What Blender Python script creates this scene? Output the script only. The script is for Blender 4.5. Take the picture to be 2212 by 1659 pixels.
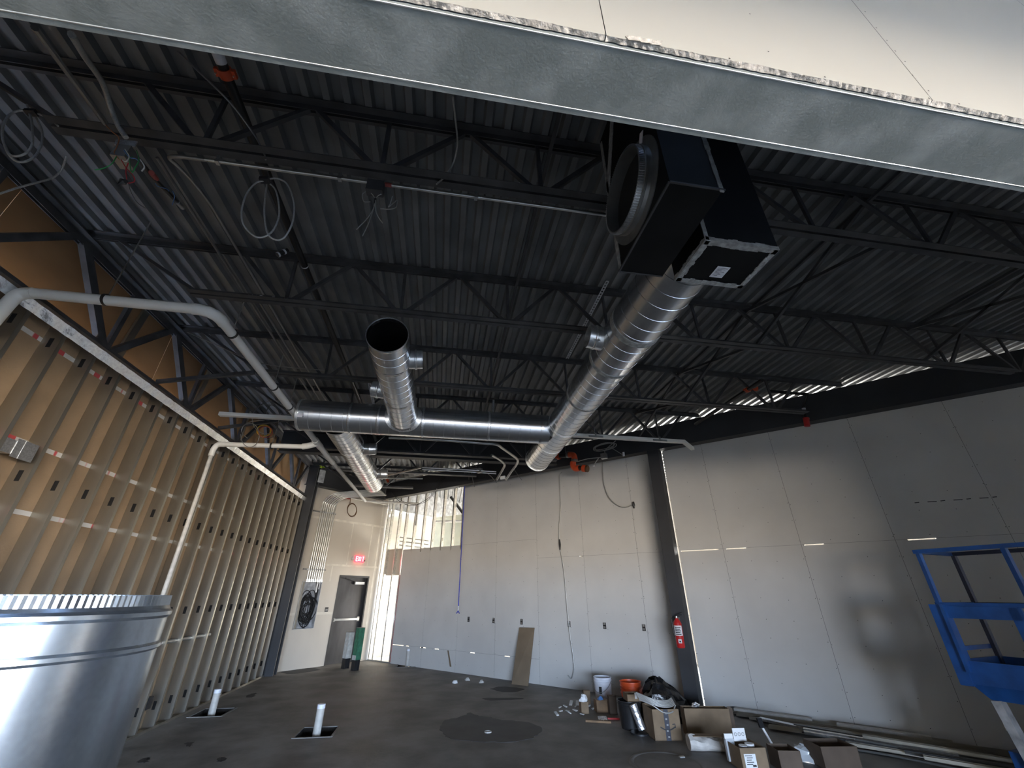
import bpy, math, random
from mathutils import Vector, Matrix
for _o in list(bpy.data.objects): bpy.data.objects.remove(_o)
SC = bpy.context.scene
COL = SC.collection
random.seed(7)
R = math.radians
S2 = 2 ** -0.5

# ------------------------------------------------------------------ camera
IMW, IMH, FOC = 2212.0, 1659.0, 885.0
PITCH, ROLL, YAW, CAMH = R(27.16), R(0.254), R(8.9), 1.70
FW = Vector((math.sin(YAW) * math.cos(PITCH), math.cos(YAW) * math.cos(PITCH), math.sin(PITCH)))
_r0 = Vector((math.cos(YAW), -math.sin(YAW), 0)); _u0 = _r0.cross(FW)
RT = _r0 * math.cos(ROLL) + _u0 * math.sin(ROLL)
UP = -_r0 * math.sin(ROLL) + _u0 * math.cos(ROLL)
EYE = Vector((0, 0, CAMH))
cam = bpy.data.cameras.new('camera'); cam.sensor_width = 36.0; cam.lens = FOC / IMW * 36.0
cam.clip_start = 0.05; cam.clip_end = 200
camo = bpy.data.objects.new('camera', cam); COL.objects.link(camo)
camo.matrix_world = Matrix(((RT.x, UP.x, -FW.x, EYE.x), (RT.y, UP.y, -FW.y, EYE.y), (RT.z, UP.z, -FW.z, EYE.z), (0, 0, 0, 1)))
SC.camera = camo

# ------------------------------------------------------------------ daylight: sky above, sunlit ground below the horizon
wd = bpy.data.worlds.new('daylight'); SC.world = wd; wd.use_nodes = True
nt = wd.node_tree; nt.nodes.clear()
_g = nt.nodes.new('ShaderNodeTexCoord'); _s = nt.nodes.new('ShaderNodeSeparateXYZ')
_c = nt.nodes.new('ShaderNodeValToRGB'); _b = nt.nodes.new('ShaderNodeBackground'); _o = nt.nodes.new('ShaderNodeOutputWorld')
_m = nt.nodes.new('ShaderNodeMapRange'); _m.inputs['From Min'].default_value = -1; _m.inputs['From Max'].default_value = 1
nt.links.new(_g.outputs['Generated'], _s.inputs[0]); nt.links.new(_s.outputs['Z'], _m.inputs['Value'])
nt.links.new(_m.outputs[0], _c.inputs[0]); nt.links.new(_c.outputs[0], _b.inputs['Color']); nt.links.new(_b.outputs[0], _o.inputs[0])
cr = _c.color_ramp
cr.elements[0].position = 0.0; cr.elements[0].color = (1.0, 0.86, 0.70, 1)
cr.elements[1].position = 1.0; cr.elements[1].color = (0.30, 0.48, 0.85, 1)
e = cr.elements.new(0.495); e.color = (1.0, 0.88, 0.74, 1)
e = cr.elements.new(0.505); e.color = (0.60, 0.76, 1.02, 1)
_b.inputs['Strength'].default_value = 18.0

def area(name, loc, size, size_y, direction, power, color, portal=False):
    l = bpy.data.lights.new(name, 'AREA'); l.shape = 'RECTANGLE'; l.size = size; l.size_y = size_y
    l.energy = power; l.color = color
    if portal: l.cycles.is_portal = True
    o = bpy.data.objects.new(name, l); COL.objects.link(o); o.location = loc
    d = Vector(direction).normalized()
    o.rotation_euler = d.to_track_quat('-Z', 'Y').to_euler()
    return o
# openings of the glazed shopfront behind the camera and of the neighbouring bright room
WIN_Y = -17.0
WIN = [(-6.1, -3.2), (-3.0, -0.1), (0.1, 3.0), (3.2, 6.1)]
WIN_Z = (0.12, 3.3)
for a_, b_ in WIN:
    area('daylight_portal', ((a_ + b_) / 2, WIN_Y + 0.02, sum(WIN_Z) / 2), b_ - a_, WIN_Z[1] - WIN_Z[0], (0, 1, 0), 1, (1, 1, 1), True)
WIN2 = [(-14.0, -11.6), (-10.8, -8.6), (-7.7, -5.7), (-4.7, -2.9)]; WX = 7.2
for a_, b_ in WIN2:
    area('daylight_portal', (WX - 0.02, (a_ + b_) / 2, sum(WIN_Z) / 2), WIN_Z[1] - WIN_Z[0], b_ - a_, (-1, 0, 0), 1, (1, 1, 1), True)
def PP(nr, nd, z): return Vector((S2 * (nr - nd), S2 * (nr + nd), z))
area('shop_window_light', PP(13.9, 1.5, 2.6), 6.0, 3.8, PP(-1, 0, 0.1), 900, (1.0, 0.97, 0.92))
area('shop_window_light', PP(13.9, 9.4, 1.6), 3.8, 2.9, PP(-1, 0, 0.25), 420, (1.0, 0.97, 0.92))
SC.view_settings.view_transform = 'Standard'; SC.view_settings.look = 'None'
SC.view_settings.gamma = 1.0; SC.view_settings.use_curve_mapping = False
SC.view_settings.exposure = 1.8

# ------------------------------------------------------------------ pixel -> point on a known plane
def ray(x, y): return FW * FOC + RT * (x - IMW / 2) - UP * (y - IMH / 2)
def onpl(p, n, d):
    r = ray(*p); t = (d - n.dot(EYE)) / n.dot(r); return EYE + r * t
def at_z(x, y, z): return onpl((x, y), Vector((0, 0, 1)), z)
def at_x(x, y, X): return onpl((x, y), Vector((1, 0, 0)), X)
def at_y(x, y, Y): return onpl((x, y), Vector((0, 1, 0)), Y)
NRV = Vector((S2, S2, 0)); NDV = Vector((-S2, S2, 0))
def at_r(x, y, d): return onpl((x, y), NRV, d)
def at_d(x, y, d): return onpl((x, y), NDV, d)
def nrnd(p): return p.dot(NRV), p.dot(NDV)

# ------------------------------------------------------------------ mesh builder
class MB:
    def __init__(s): s.v = []; s.f = []
    def add(s, vs, fs):
        b = len(s.v); s.v += [Vector(p) for p in vs]; s.f += [tuple(i + b for i in q) for q in fs]; return s
    def hexa(s, p):  # 8 pts: bottom loop 4, top loop 4
        return s.add(p, [(3, 2, 1, 0), (4, 5, 6, 7), (0, 1, 5, 4), (1, 2, 6, 5), (2, 3, 7, 6), (3, 0, 4, 7)])
    def box(s, x0, x1, y0, y1, z0, z1):
        return s.hexa([(x0, y0, z0), (x1, y0, z0), (x1, y1, z0), (x0, y1, z0), (x0, y0, z1), (x1, y0, z1), (x1, y1, z1), (x0, y1, z1)])
    def rbox(s, nr0, nr1, nd0, nd1, z0, z1):
        q = [(nr0, nd0), (nr1, nd0), (nr1, nd1), (nr0, nd1)]
        return s.hexa([PP(a, b, z0) for a, b in q] + [PP(a, b, z1) for a, b in q])
    def obox(s, c, ux, uy, uz):  # centre and half-axis vectors
        c = Vector(c); ux = Vector(ux); uy = Vector(uy); uz = Vector(uz)
        q = [(-1, -1), (1, -1), (1, 1), (-1, 1)]
        return s.hexa([c + ux * a + uy * b - uz for a, b in q] + [c + ux * a + uy * b + uz for a, b in q])
    def bar(s, a, b, w, h, up=(0, 0, 1)):
        a = Vector(a); b = Vector(b); d = (b - a); L = d.length; d.normalize(); up = Vector(up)
        sd = d.cross(up)
        if sd.length < 1e-4: sd = d.cross(Vector((1, 0, 0)))
        sd.normalize(); u = sd.cross(d)
        return s.obox((a + b) / 2, d * L / 2, sd * w / 2, u * h / 2)
    def tube(s, pts, r, n=8, cap=True):
        pts = [Vector(p) for p in pts]; m = len(pts)
        rs = r if isinstance(r, (list, tuple)) else [r] * m
        t = (pts[1] - pts[0]).normalized(); a = t.orthogonal().normalized(); vs = []
        for i, p in enumerate(pts):
            t2 = (pts[min(i + 1, m - 1)] - pts[max(i - 1, 0)]).normalized()
            q = t.rotation_difference(t2); a = q @ a; t = t2; b = t.cross(a)
            vs += [p + (a * math.cos(2 * math.pi * k / n) + b * math.sin(2 * math.pi * k / n)) * rs[i] for k in range(n)]
        fs = [(i * n + k, i * n + (k + 1) % n, (i + 1) * n + (k + 1) % n, (i + 1) * n + k) for i in range(m - 1) for k in range(n)]
        if cap: fs += [tuple(range(n - 1, -1, -1)), tuple((m - 1) * n + k for k in range(n))]
        return s.add(vs, fs)
    def lathe(s, o, ax, prof, n=24, closed=False):  # prof: (dist along axis, radius)
        o = Vector(o); ax = Vector(ax).normalized(); a = ax.orthogonal().normalized(); b = ax.cross(a); m = len(prof); vs = []
        for h, r in prof:
            vs += [o + ax * h + (a * math.cos(2 * math.pi * k / n) + b * math.sin(2 * math.pi * k / n)) * max(r, 1e-4) for k in range(n)]
        fs = [(i * n + k, i * n + (k + 1) % n, (i + 1) * n + (k + 1) % n, (i + 1) * n + k) for i in range(m - 1) for k in range(n)]
        if closed: fs += [((m - 1) * n + k, (m - 1) * n + (k + 1) % n, (k + 1) % n, k) for k in range(n)]
        return s.add(vs, fs)
    def prism(s, poly, ext):
        ext = Vector(ext); n = len(poly); p = [Vector(q) for q in poly]
        return s.add(p + [q + ext for q in p], [tuple(range(n - 1, -1, -1)), tuple(range(n, 2 * n))] + [(i, (i + 1) % n, n + (i + 1) % n, n + i) for i in range(n)])
    def angle2(s, a, b, leg, th, up, gap=0.012):
        """a pair of steel angles back to back from a to b; vertical legs point along up"""
        a = Vector(a); b = Vector(b); d = (b - a).normalized(); up = Vector(up).normalized(); sd = d.cross(up).normalized()
        for k in (-1, 1):
            s.bar(a + sd * k * (gap + th) / 2 + up * leg / 2, b + sd * k * (gap + th) / 2 + up * leg / 2, th, leg, up)
            s.bar(a + sd * k * (gap / 2 + th + (leg - th) / 2) + up * th / 2, b + sd * k * (gap / 2 + th + (leg - th) / 2) + up * th / 2, leg - th, th, up)
        return s
WL = {}
def build(name, mb, mat, parent=None, smooth=None):
    if parent is not None: o0 = WL[parent.name]
    else:
        xs = [p.x for p in mb.v]; ys = [p.y for p in mb.v]; zs = [p.z for p in mb.v]
        o0 = Vector(((min(xs) + max(xs)) / 2, (min(ys) + max(ys)) / 2, min(zs)))
    me = bpy.data.meshes.new(name); me.from_pydata([tuple(p - o0) for p in mb.v], [], mb.f); me.update()
    if smooth:
        for p in me.polygons: p.use_smooth = True
        me.set_sharp_from_angle(angle=R(smooth))
    me.materials.append(MATS[mat])
    o = bpy.data.objects.new(name, me); COL.objects.link(o)
    if parent is not None: o.parent = parent
    else: o.location = o0
    WL[o.name] = o0.copy(); return o
def share(src, name, parent, off):
    o = bpy.data.objects.new(name, src.data); COL.objects.link(o); o.parent = parent
    o.location = src.location + Vector(off); WL[o.name] = WL[parent.name] + o.location; return o
def tag(o, label, cat, group=None):
    o['label'] = label; o['category'] = cat
    if group: o['group'] = group
    return o
def thing(name, label, cat, loc, group=None):
    o = bpy.data.objects.new(name, None); COL.objects.link(o); o.location = loc; o.empty_display_size = 0.1
    WL[o.name] = Vector(loc); return tag(o, label, cat, group)
def struct(o, label=None):
    o['kind'] = 'structure'
    if label: o['label'] = label
    return o
def sempty(name, loc, label=None):
    o = bpy.data.objects.new(name, None); COL.objects.link(o); o.location = loc; WL[o.name] = Vector(loc); return struct(o, label)
def spline(pts, n=6):
    p = [Vector(q) for q in pts]; p = [p[0] * 2 - p[1]] + p + [p[-1] * 2 - p[-2]]; out = []
    for i in range(1, len(p) - 2):
        for k in range(n):
            t = k / n; a, b, c, d = p[i - 1], p[i], p[i + 1], p[i + 2]
            out.append(0.5 * ((2 * b) + (c - a) * t + (2 * a - 5 * b + 4 * c - d) * t * t + (3 * b - a - 3 * c + d) * t ** 3))
    out.append(p[-2]); return out

# ------------------------------------------------------------------ materials
MATS = {}
def mat(name, col, rough=0.6, metal=0.0, var=0.12, scale=4.0, bump=0.0, bscale=60.0, col2=None, detail=5.0, spec=None, cells=False, stretch=None, emit=0.0, lo=0.35, hi=0.65, rvar=0.0):
    m = bpy.data.materials.new(name); m.use_nodes = True; t = m.node_tree; b = t.nodes['Principled BSDF']
    tc = t.nodes.new('ShaderNodeTexCoord'); mp = t.nodes.new('ShaderNodeMapping'); t.links.new(tc.outputs['Object'], mp.inputs['Vector'])
    if stretch: mp.inputs['Scale'].default_value = stretch
    if cells:
        nz = t.nodes.new('ShaderNodeTexVoronoi'); nz.inputs['Scale'].default_value = scale; out = nz.outputs['Color']
        sp = t.nodes.new('ShaderNodeSeparateColor'); t.links.new(out, sp.inputs[0]); out = sp.outputs[0]
    else:
        nz = t.nodes.new('ShaderNodeTexNoise'); nz.inputs['Scale'].default_value = scale; nz.inputs['Detail'].default_value = detail; out = nz.outputs['Fac']
    t.links.new(mp.outputs[0], nz.inputs['Vector'])
    rp = t.nodes.new('ShaderNodeValToRGB'); t.links.new(out, rp.inputs[0])
    c2 = col2 or tuple(min(1, c * (1 + var)) for c in col); c1 = col if col2 else tuple(c * (1 - var) for c in col)
    rp.color_ramp.elements[0].color = (*c1, 1); rp.color_ramp.elements[1].color = (*c2, 1)
    rp.color_ramp.elements[0].position = lo; rp.color_ramp.elements[1].position = hi
    t.links.new(rp.outputs[0], b.inputs['Base Color'])
    b.inputs['Roughness'].default_value = rough; b.inputs['Metallic'].default_value = metal
    if rvar:
        mr = t.nodes.new('ShaderNodeMapRange'); mr.inputs['To Min'].default_value = rough - rvar; mr.inputs['To Max'].default_value = rough + rvar
        t.links.new(out, mr.inputs['Value']); t.links.new(mr.outputs[0], b.inputs['Roughness'])
    if spec is not None: b.inputs['Specular IOR Level'].default_value = spec
    if bump:
        n2 = t.nodes.new('ShaderNodeTexNoise'); n2.inputs['Scale'].default_value = bscale; n2.inputs['Detail'].default_value = 4
        t.links.new(mp.outputs[0], n2.inputs['Vector'])
        bp = t.nodes.new('ShaderNodeBump'); bp.inputs['Strength'].default_value = bump; bp.inputs['Distance'].default_value = 0.02
        t.links.new(n2.outputs['Fac'], bp.inputs['Height']); t.links.new(bp.outputs[0], b.inputs['Normal'])
    if emit:
        b.inputs['Emission Color'].default_value = (*col, 1); b.inputs['Emission Strength'].default_value = emit
    MATS[name] = m; return m
mat('concrete', (0.095, 0.089, 0.082), 0.62, var=0.35, scale=1.7, bump=0.2, bscale=14, detail=12, col2=(0.235, 0.222, 0.205), rvar=0.15)
mat('soil', (0.02, 0.018, 0.016), 0.95, bump=0.6, bscale=30)
mat('wet', (0.045, 0.044, 0.043), 0.5, var=0.3, scale=3, spec=0.25)
mat('stain', (0.03, 0.028, 0.027), 0.7)
mat('gyp_grey', (0.53, 0.52, 0.495), 0.9, var=0.05, scale=1.2, bump=0.03, bscale=200)
mat('gyp_cream', (0.37, 0.362, 0.325), 0.9, var=0.03, scale=0.8)
mat('gyp_beige', (0.50, 0.455, 0.385), 0.9, var=0.08, scale=0.9, stretch=(1, 1, 0.35))
mat('mud', (0.58, 0.54, 0.46), 0.9, var=0.1, scale=6)
mat('gyp_core', (0.45, 0.42, 0.38), 0.95, var=0.35, scale=35, bump=0.9, bscale=40)
mat('board_brown', (0.17, 0.125, 0.08), 0.9, var=0.1, scale=3)
mat('sheath', (0.27, 0.185, 0.108), 0.85, var=0.22, scale=1.6, detail=7, bump=0.08, bscale=60)
mat('galv', (0.62, 0.63, 0.64), 0.33, 0.95, var=0.10, scale=90, cells=True, bump=0.03, bscale=4)
mat('galv_duct', (0.66, 0.68, 0.70), 0.26, 0.97, var=0.04, scale=30, bump=0.012, bscale=3.0)
mat('galv_big', (0.38, 0.43, 0.48), 0.24, 0.95, var=0.05, scale=90, bump=0.02, bscale=6.0)
mat('galv_stud', (0.43, 0.405, 0.345), 0.36, 0.93, var=0.10, scale=5, bump=0.03, bscale=12, stretch=(1, 1, 0.25))
mat('galv_bright', (0.75, 0.76, 0.75), 0.30, 0.9, var=0.08, scale=30, cells=True)
mat('galv_track', (0.85, 0.87, 0.88), 0.25, 0.85, var=0.12, scale=30, bump=1.0, bscale=5)
mat('header_metal', (0.21, 0.235, 0.23), 0.62, 0.3, var=0.16, scale=5, bump=0.10, bscale=110, col2=(0.42, 0.45, 0.44), lo=0.45, hi=0.85, detail=9)
mat('joist_black', (0.05, 0.05, 0.052), 0.55, var=0.3, scale=6, bump=0.05, bscale=30)
mat('deck', (0.155, 0.16, 0.163), 0.5, 0.1, var=0.22, scale=2.2, bump=0.03, bscale=12)
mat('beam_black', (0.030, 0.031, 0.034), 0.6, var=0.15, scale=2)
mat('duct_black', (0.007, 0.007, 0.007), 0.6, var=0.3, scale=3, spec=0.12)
mat('mastic', (0.30, 0.30, 0.285), 0.8, var=0.25, scale=25, bump=0.5, bscale=50)
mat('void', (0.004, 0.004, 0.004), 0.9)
mat('pvc', (0.66, 0.64, 0.58), 0.45, var=0.05, scale=3)
mat('pvc_dirty', (0.44, 0.425, 0.39), 0.6, var=0.12, scale=14)
mat('emt', (0.60, 0.60, 0.57), 0.28, 0.95, var=0.06, scale=12)
mat('emt_dull', (0.30, 0.30, 0.29), 0.4, 0.8, var=0.1, scale=12)
mat('cable', (0.42, 0.42, 0.40), 0.45, 0.5, var=0.15, scale=120, stretch=(1, 1, 1))
mat('pipe_black', (0.012, 0.012, 0.012), 0.4, var=0.3, scale=8)
mat('orange', (0.55, 0.07, 0.018), 0.45, var=0.15, scale=8)
mat('red', (0.42, 0.02, 0.02), 0.35, var=0.1, scale=5)
mat('redtag', (0.35, 0.07, 0.06), 0.6, var=0.1)
mat('green_wire', (0.03, 0.30, 0.08), 0.4)
mat('red_wire', (0.45, 0.03, 0.04), 0.4)
mat('blue_wire', (0.10, 0.25, 0.55), 0.4)
mat('white_wire', (0.62, 0.62, 0.60), 0.4)
mat('copper', (0.75, 0.33, 0.16), 0.35, 0.9)
mat('yellow', (0.75, 0.42, 0.03), 0.45)
mat('lime', (0.42, 0.60, 0.02), 0.6, emit=0.0)
mat('blue_rope', (0.03, 0.05, 0.42), 0.5)
mat('white', (0.72, 0.72, 0.71), 0.6, var=0.05)
mat('paper', (0.62, 0.62, 0.64), 0.8, var=0.12, scale=18)
mat('ink', (0.03, 0.03, 0.03), 0.7)
mat('black_plastic', (0.016, 0.016, 0.017), 0.35, var=0.2)
mat('bag_black', (0.010, 0.010, 0.011), 0.22, bump=0.6, bscale=14)
mat('orange_bucket', (0.75, 0.10, 0.025), 0.4, var=0.05)
mat('white_bucket', (0.70, 0.72, 0.78), 0.4, var=0.06, scale=8)
mat('card', (0.20, 0.14, 0.085), 0.85, var=0.14, scale=5, bump=0.05, bscale=40)
mat('card_dark', (0.11, 0.078, 0.055), 0.85, var=0.14, scale=5)
mat('tape_black', (0.03, 0.032, 0.045), 0.4)
mat('sack', (0.55, 0.52, 0.48), 0.8, var=0.15, scale=9, bump=0.4, bscale=18)
mat('wood', (0.20, 0.12, 0.06), 0.7, var=0.3, scale=5)
mat('foil', (0.75, 0.76, 0.80), 0.25, 0.9, bump=0.8, bscale=30)
mat('lift_blue', (0.012, 0.075, 0.27), 0.42, var=0.18, scale=7)
mat('lift_dark', (0.015, 0.022, 0.05), 0.5)
mat('lift_grey', (0.40, 0.41, 0.42), 0.5, var=0.3, scale=9)
mat('rubber', (0.015, 0.015, 0.015), 0.9)
mat('door_steel', (0.055, 0.054, 0.056), 0.42, 0.45, var=0.45, scale=2.4, stretch=(1, 1, 0.3))
mat('frame_dark', (0.02, 0.019, 0.019), 0.5)
mat('exit_red', (1.0, 0.05, 0.07), 0.5, emit=1.1)
mat('exit_letter', (1.0, 0.40, 0.45), 0.5, emit=2.2)
mat('post_white', (0.45, 0.45, 0.42), 0.6, var=0.2, scale=12)
mat('post_green', (0.035, 0.15, 0.085), 0.6, var=0.3, scale=12)
mat('glass_jar', (0.5, 0.52, 0.53), 0.15, var=0.1)
mat('brown_glass', (0.10, 0.05, 0.025), 0.25)
mat('scrap', (0.50, 0.49, 0.46), 0.8, var=0.3, scale=8)
mat('tapestrip', (0.50, 0.07, 0.07), 0.7, col2=(0.58, 0.56, 0.52), scale=5.5, detail=1, lo=0.40, hi=0.42, stretch=(0.02, 1, 0.02))
mat('siding', (0.36, 0.37, 0.29), 0.7, var=0.1)
mat('pale_bounce', (0.45, 0.42, 0.38), 0.8)  # pale tone for the floor sheets added to bounce light
mat('upper_sheath_shaded', (0.25, 0.155, 0.075), 0.85, var=0.2, scale=1.6, detail=7, stretch=(1, 0.3, 1))  # richer brown of its own, darkened as well for the girder's shade
# ================================================================== STRUCTURE
XL = -3.81            # room-side face of the stud wall on the left
WR, WD = 8.945, 11.64 # right wall and door wall (distances along their normals)
BR = 8.45             # face of the beam in front of the right wall
DECK = 5.0
# ---- floor with three square cut-outs around the drain pipes
HOLES = [(-3.66, -3.18, 8.58, 9.12), (-1.76, -1.27, 7.28, 7.78), (-0.95, -0.42, 13.12, 13.60)]
xs = sorted({-9.0, 15.0} | {h[0] for h in HOLES} | {h[1] for h in HOLES}); ys = sorted({-17.2, 24.0} | {h[2] for h in HOLES} | {h[3] for h in HOLES})
fl = MB()
for i in range(len(xs) - 1):
    for j in range(len(ys) - 1):
        cx, cy = (xs[i] + xs[i + 1]) / 2, (ys[j] + ys[j + 1]) / 2
        if any(h[0] < cx < h[1] and h[2] < cy < h[3] for h in HOLES): continue
        fl.add([(xs[i], ys[j], 0), (xs[i + 1], ys[j], 0), (xs[i + 1], ys[j + 1], 0), (xs[i], ys[j + 1], 0)], [(0, 1, 2, 3)])
floor = struct(build('floor', fl, 'concrete'), 'bare grey concrete slab with stains and dust')
for h in HOLES:
    p = MB(); z0 = -0.16
    p.add([(h[0], h[2], 0), (h[1], h[2], 0), (h[1], h[3], 0), (h[0], h[3], 0), (h[0], h[2], z0), (h[1], h[2], z0), (h[1], h[3], z0), (h[0], h[3], z0)],
          [(4, 5, 6, 7), (0, 1, 5, 4), (1, 2, 6, 5), (2, 3, 7, 6), (3, 0, 4, 7)])
    build('drain_pit', p, 'soil', floor)
    rim = MB()
    for k in range(4):
        a = Vector(((h[0], h[1], h[1], h[0])[k], (h[2], h[2], h[3], h[3])[k], 0.004)); b = Vector(((h[1], h[1], h[0], h[0])[k], (h[2], h[3], h[3], h[2])[k], 0.004))
        rim.bar(a, b, 0.028, 0.010)
    build('pit_rim', rim, 'concrete', floor)
def blob(name, pts, matn, parent=None, z=0.003, jit=0.0, sub=5):
    q = spline(list(pts) + [pts[0]], sub)[:-1]
    q = [Vector((p.x + random.uniform(-jit, jit), p.y + random.uniform(-jit, jit), z)) for p in q]
    c = sum(q, Vector()) / len(q); n = len(q)
    m = MB(); m.add([c] + q + [Vector((p.x, p.y, 0.0005)) for p in q], [(0, i + 1, (i + 1) % n + 1) for i in range(n)] + [(i + 1, n + i + 1, n + (i + 1) % n + 1, (i + 1) % n + 1) for i in range(n)])
    return build(name, m, matn, parent)
for pp in ([(1058, 1488), (1085, 1483), (1130, 1488), (1118, 1494), (1085, 1495)], [(1040, 1508), (1120, 1508), (1125, 1511), (1060, 1513)],
           [(305, 1640), (325, 1637), (318, 1646), (300, 1648)], [(402, 1606), (415, 1603), (416, 1610), (405, 1613)], [(470, 1638), (485, 1636), (482, 1644), (470, 1646)],
           [(530, 1503), (552, 1497), (548, 1505), (534, 1507)], [(1005, 1556), (1030, 1549), (1036, 1556), (1010, 1562)], [(600, 1451), (660, 1443), (690, 1447), (630, 1456)]):
    blob('floor_stain', [at_z(x, y, 0) for x, y in pp], 'stain', floor, z=0.002, jit=0.02)

# ---- left wall: metal studs in front of brown sheathing
wl = sempty('wall_left', (XL, 6.5, 0), 'open metal stud wall with brown sheathing behind the studs')
SD = 0.152; HOLEZ = (0.27, 1.46, 2.65, 3.84); ST = 4.02
def stud_mesh(y0):
    m = MB(); xb = XL - SD; t = 0.0016; z = 0.0
    for hz in HOLEZ:
        m.box(xb, XL, y0, y0 + t, z, hz - 0.05)
        m.box(xb, xb + 0.055, y0, y0 + t, hz - 0.05, hz + 0.05); m.box(XL - 0.055, XL, y0, y0 + t, hz - 0.05, hz + 0.05); z = hz + 0.05
    m.box(xb, XL, y0, y0 + t, z, ST)
    m.box(XL - t, XL, y0, y0 + 0.041, 0, ST); m.box(xb, xb + t, y0, y0 + 0.041, 0, ST); m.box(XL - 0.012, XL, y0 + 0.039, y0 + 0.041, 0, ST)
    return m
s0 = build('stud', stud_mesh(3.589), 'galv_stud', wl)
kn = [build('knockout_shade', MB().box(XL - 0.099, XL - 0.053, 3.589 + 0.002, 3.589 + 0.008, hz - 0.052, hz + 0.052), 'void', s0) for hz in HOLEZ]  # black plates behind the web holes paint in the cavity's shade
for k in range(-6, 22):
    if k:
        s_ = share(s0, 'stud', wl, (0, 0.4 * k, 0))
        for q_ in kn: share(q_, 'knockout_shade', s_, (0, 0, 0))
pm = MB().box(XL - SD - 0.018, XL - SD - 0.002, 0.80, 2.015, 0.0, 4.03); p0 = build('sheathing_panel', pm, 'sheath', wl)
for k in range(1, 10): share(p0, 'sheathing_panel', wl, (0, 1.219 * k, 0))
pm = MB().box(-4.12, -4.10, 0.80, 3.236, 4.0, 5.06); p0 = build('upper_sheathing_panel', pm, 'upper_sheath_shaded', wl)
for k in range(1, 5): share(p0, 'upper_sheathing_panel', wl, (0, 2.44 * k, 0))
for zt in (3.86, 2.955, 2.37):
    build('seam_tape', MB().box(XL - SD - 0.002, XL - SD + 0.0005, 0.8, 12.3, zt - 0.022, zt + 0.022), 'tapestrip', wl)
tr = MB(); n = 230
for i in range(n):
    ya, yb = 0.8 + 11.5 * i / n, 0.8 + 11.5 * (i + 1) / n
    j = lambda k: 0.004 * math.sin(k * 1.7) * math.sin(k * 0.37)
    tr.add([(XL + 0.004 + j(i), ya, 3.935), (XL + 0.004 + j(i + 1), yb, 3.935), (XL + 0.045 - j(i + 1), yb, 4.02), (XL + 0.045 - j(i), ya, 4.02), (XL - SD, ya, 4.03), (XL - SD, yb, 4.03)], [(0, 1, 2, 3), (3, 2, 5, 4)])
build('top_track', tr, 'galv_track', wl, 60)
build('bottom_track', MB().box(XL - SD, XL + 0.002, 0.8, 12.3, 0.0, 0.004).box(XL - 0.001, XL + 0.003, 0.8, 12.3, 0, 0.035), 'galv_stud', wl)
mbx = MB().box(XL - 0.10, XL - 0.002, 4.03, 4.13, 2.78, 2.90); mbx.box(XL - 0.004, XL + 0.003, 4.13, 4.34, 2.76, 2.92).box(XL + 0.001, XL + 0.006, 4.20, 4.21, 2.76, 2.92)
build('stud_plate', mbx, 'galv', wl)
for yb in (7.65,):
    build('outlet_box', MB().box(XL - 0.07, XL + 0.002, yb, yb + 0.10, 0.28, 0.42), 'black_plastic', wl)
build('stub_conduit', MB().tube([(XL - 0.06, 6.9, 1.06), (XL - 0.06, 9.0, 1.06)], 0.028, 10), 'emt_dull', wl, 40)

# ---- right wall: grey gypsum boards, studs where the boards are still missing
wr = sempty('wall_right', PP(WR, 4, 0), 'long wall of grey gypsum board with screws and bare studs at its far end')
T = 0.016; G = 0.002
LEAK = [(0.445, 8.80, 8.95), (0.445, 9.28, 9.50), (0.445, 9.93, 10.05), (0.445, 10.15, 10.6), (0.445, 7.6, 7.75), (2.47, 4.53, 4.62), (2.47, 1.72, 2.40), (2.47, 1.25, 1.58), (2.47, 0.08, 0.37), (2.47, -1.30, -0.98), (0.445, 6.55, 6.7)]
def rpanel(nd0, nd1, z0, z1):
    m = MB(); cut = [(max(u, nd0 + G), min(v, nd1 - G)) for z, u, v in LEAK if abs(z - z1) < 0.02 and u < nd1 - G and v > nd0 + G]; x = nd0 + G
    for u, v in sorted(cut): m.rbox(WR, WR + T, x, u, z0, z1).rbox(WR, WR + T, u, v, z0, z1 - 0.014); x = v
    if x < nd1 - G: m.rbox(WR, WR + T, x, nd1 - G, z0, z1)
    return build('gypsum_panel', m, 'gyp_grey', wr)
HZ = 0.003
cols = [(9.43, 10.62, 'L'), (8.21, 9.43, 'L'), (6.99, 8.21, 'A'), (5.755, 6.99, 'A'), (4.52, 5.755, 'B'), (3.28, 4.52, 'B'), (2.458, 3.28, 'B'), (1.637, 2.442, 'B'), (0.40, 1.637, 'B'), (-0.835, 0.40, 'B'), (-2.07, -0.835, 'B'), (-3.3, -2.07, 'B'), (-4.5, -3.3, 'B'), (-5.7, -4.5, 'B')]
for a, b, kd in cols:
    if kd in 'LA': rpanel(a, b, 0.0, 0.445); rpanel(a, b, 0.445 + HZ, 2.90 - HZ / 2)
    else: rpanel(a, b, 0.0, 2.47 - HZ / 2)
    if kd == 'A': rpanel(a, b, 2.90 + HZ / 2, 4.75)
    if kd == 'B': rpanel(a, b, 2.47 + HZ / 2, 4.75)
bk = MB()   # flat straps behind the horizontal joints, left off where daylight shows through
def strap(nd0, nd1, z): bk.rbox(WR + T, WR + T + 0.004, nd0, nd1, z - 0.05, z + 0.05).rbox(WR + 0.002, WR + T, nd0, nd1, z - 0.0014, z + 0.0014)  # second box is a dark filler, shade painted into the joint gap
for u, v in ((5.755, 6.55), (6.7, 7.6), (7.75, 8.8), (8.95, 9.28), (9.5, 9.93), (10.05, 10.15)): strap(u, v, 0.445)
strap(5.755, 8.21, 2.90); strap(4.62, 5.755, 2.47); strap(2.6, 4.53, 2.47); strap(-0.98, 0.08, 2.47); strap(0.37, 1.25, 2.47); strap(1.58, 1.72, 2.47); strap(-5.7, -1.30, 2.47)
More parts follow.
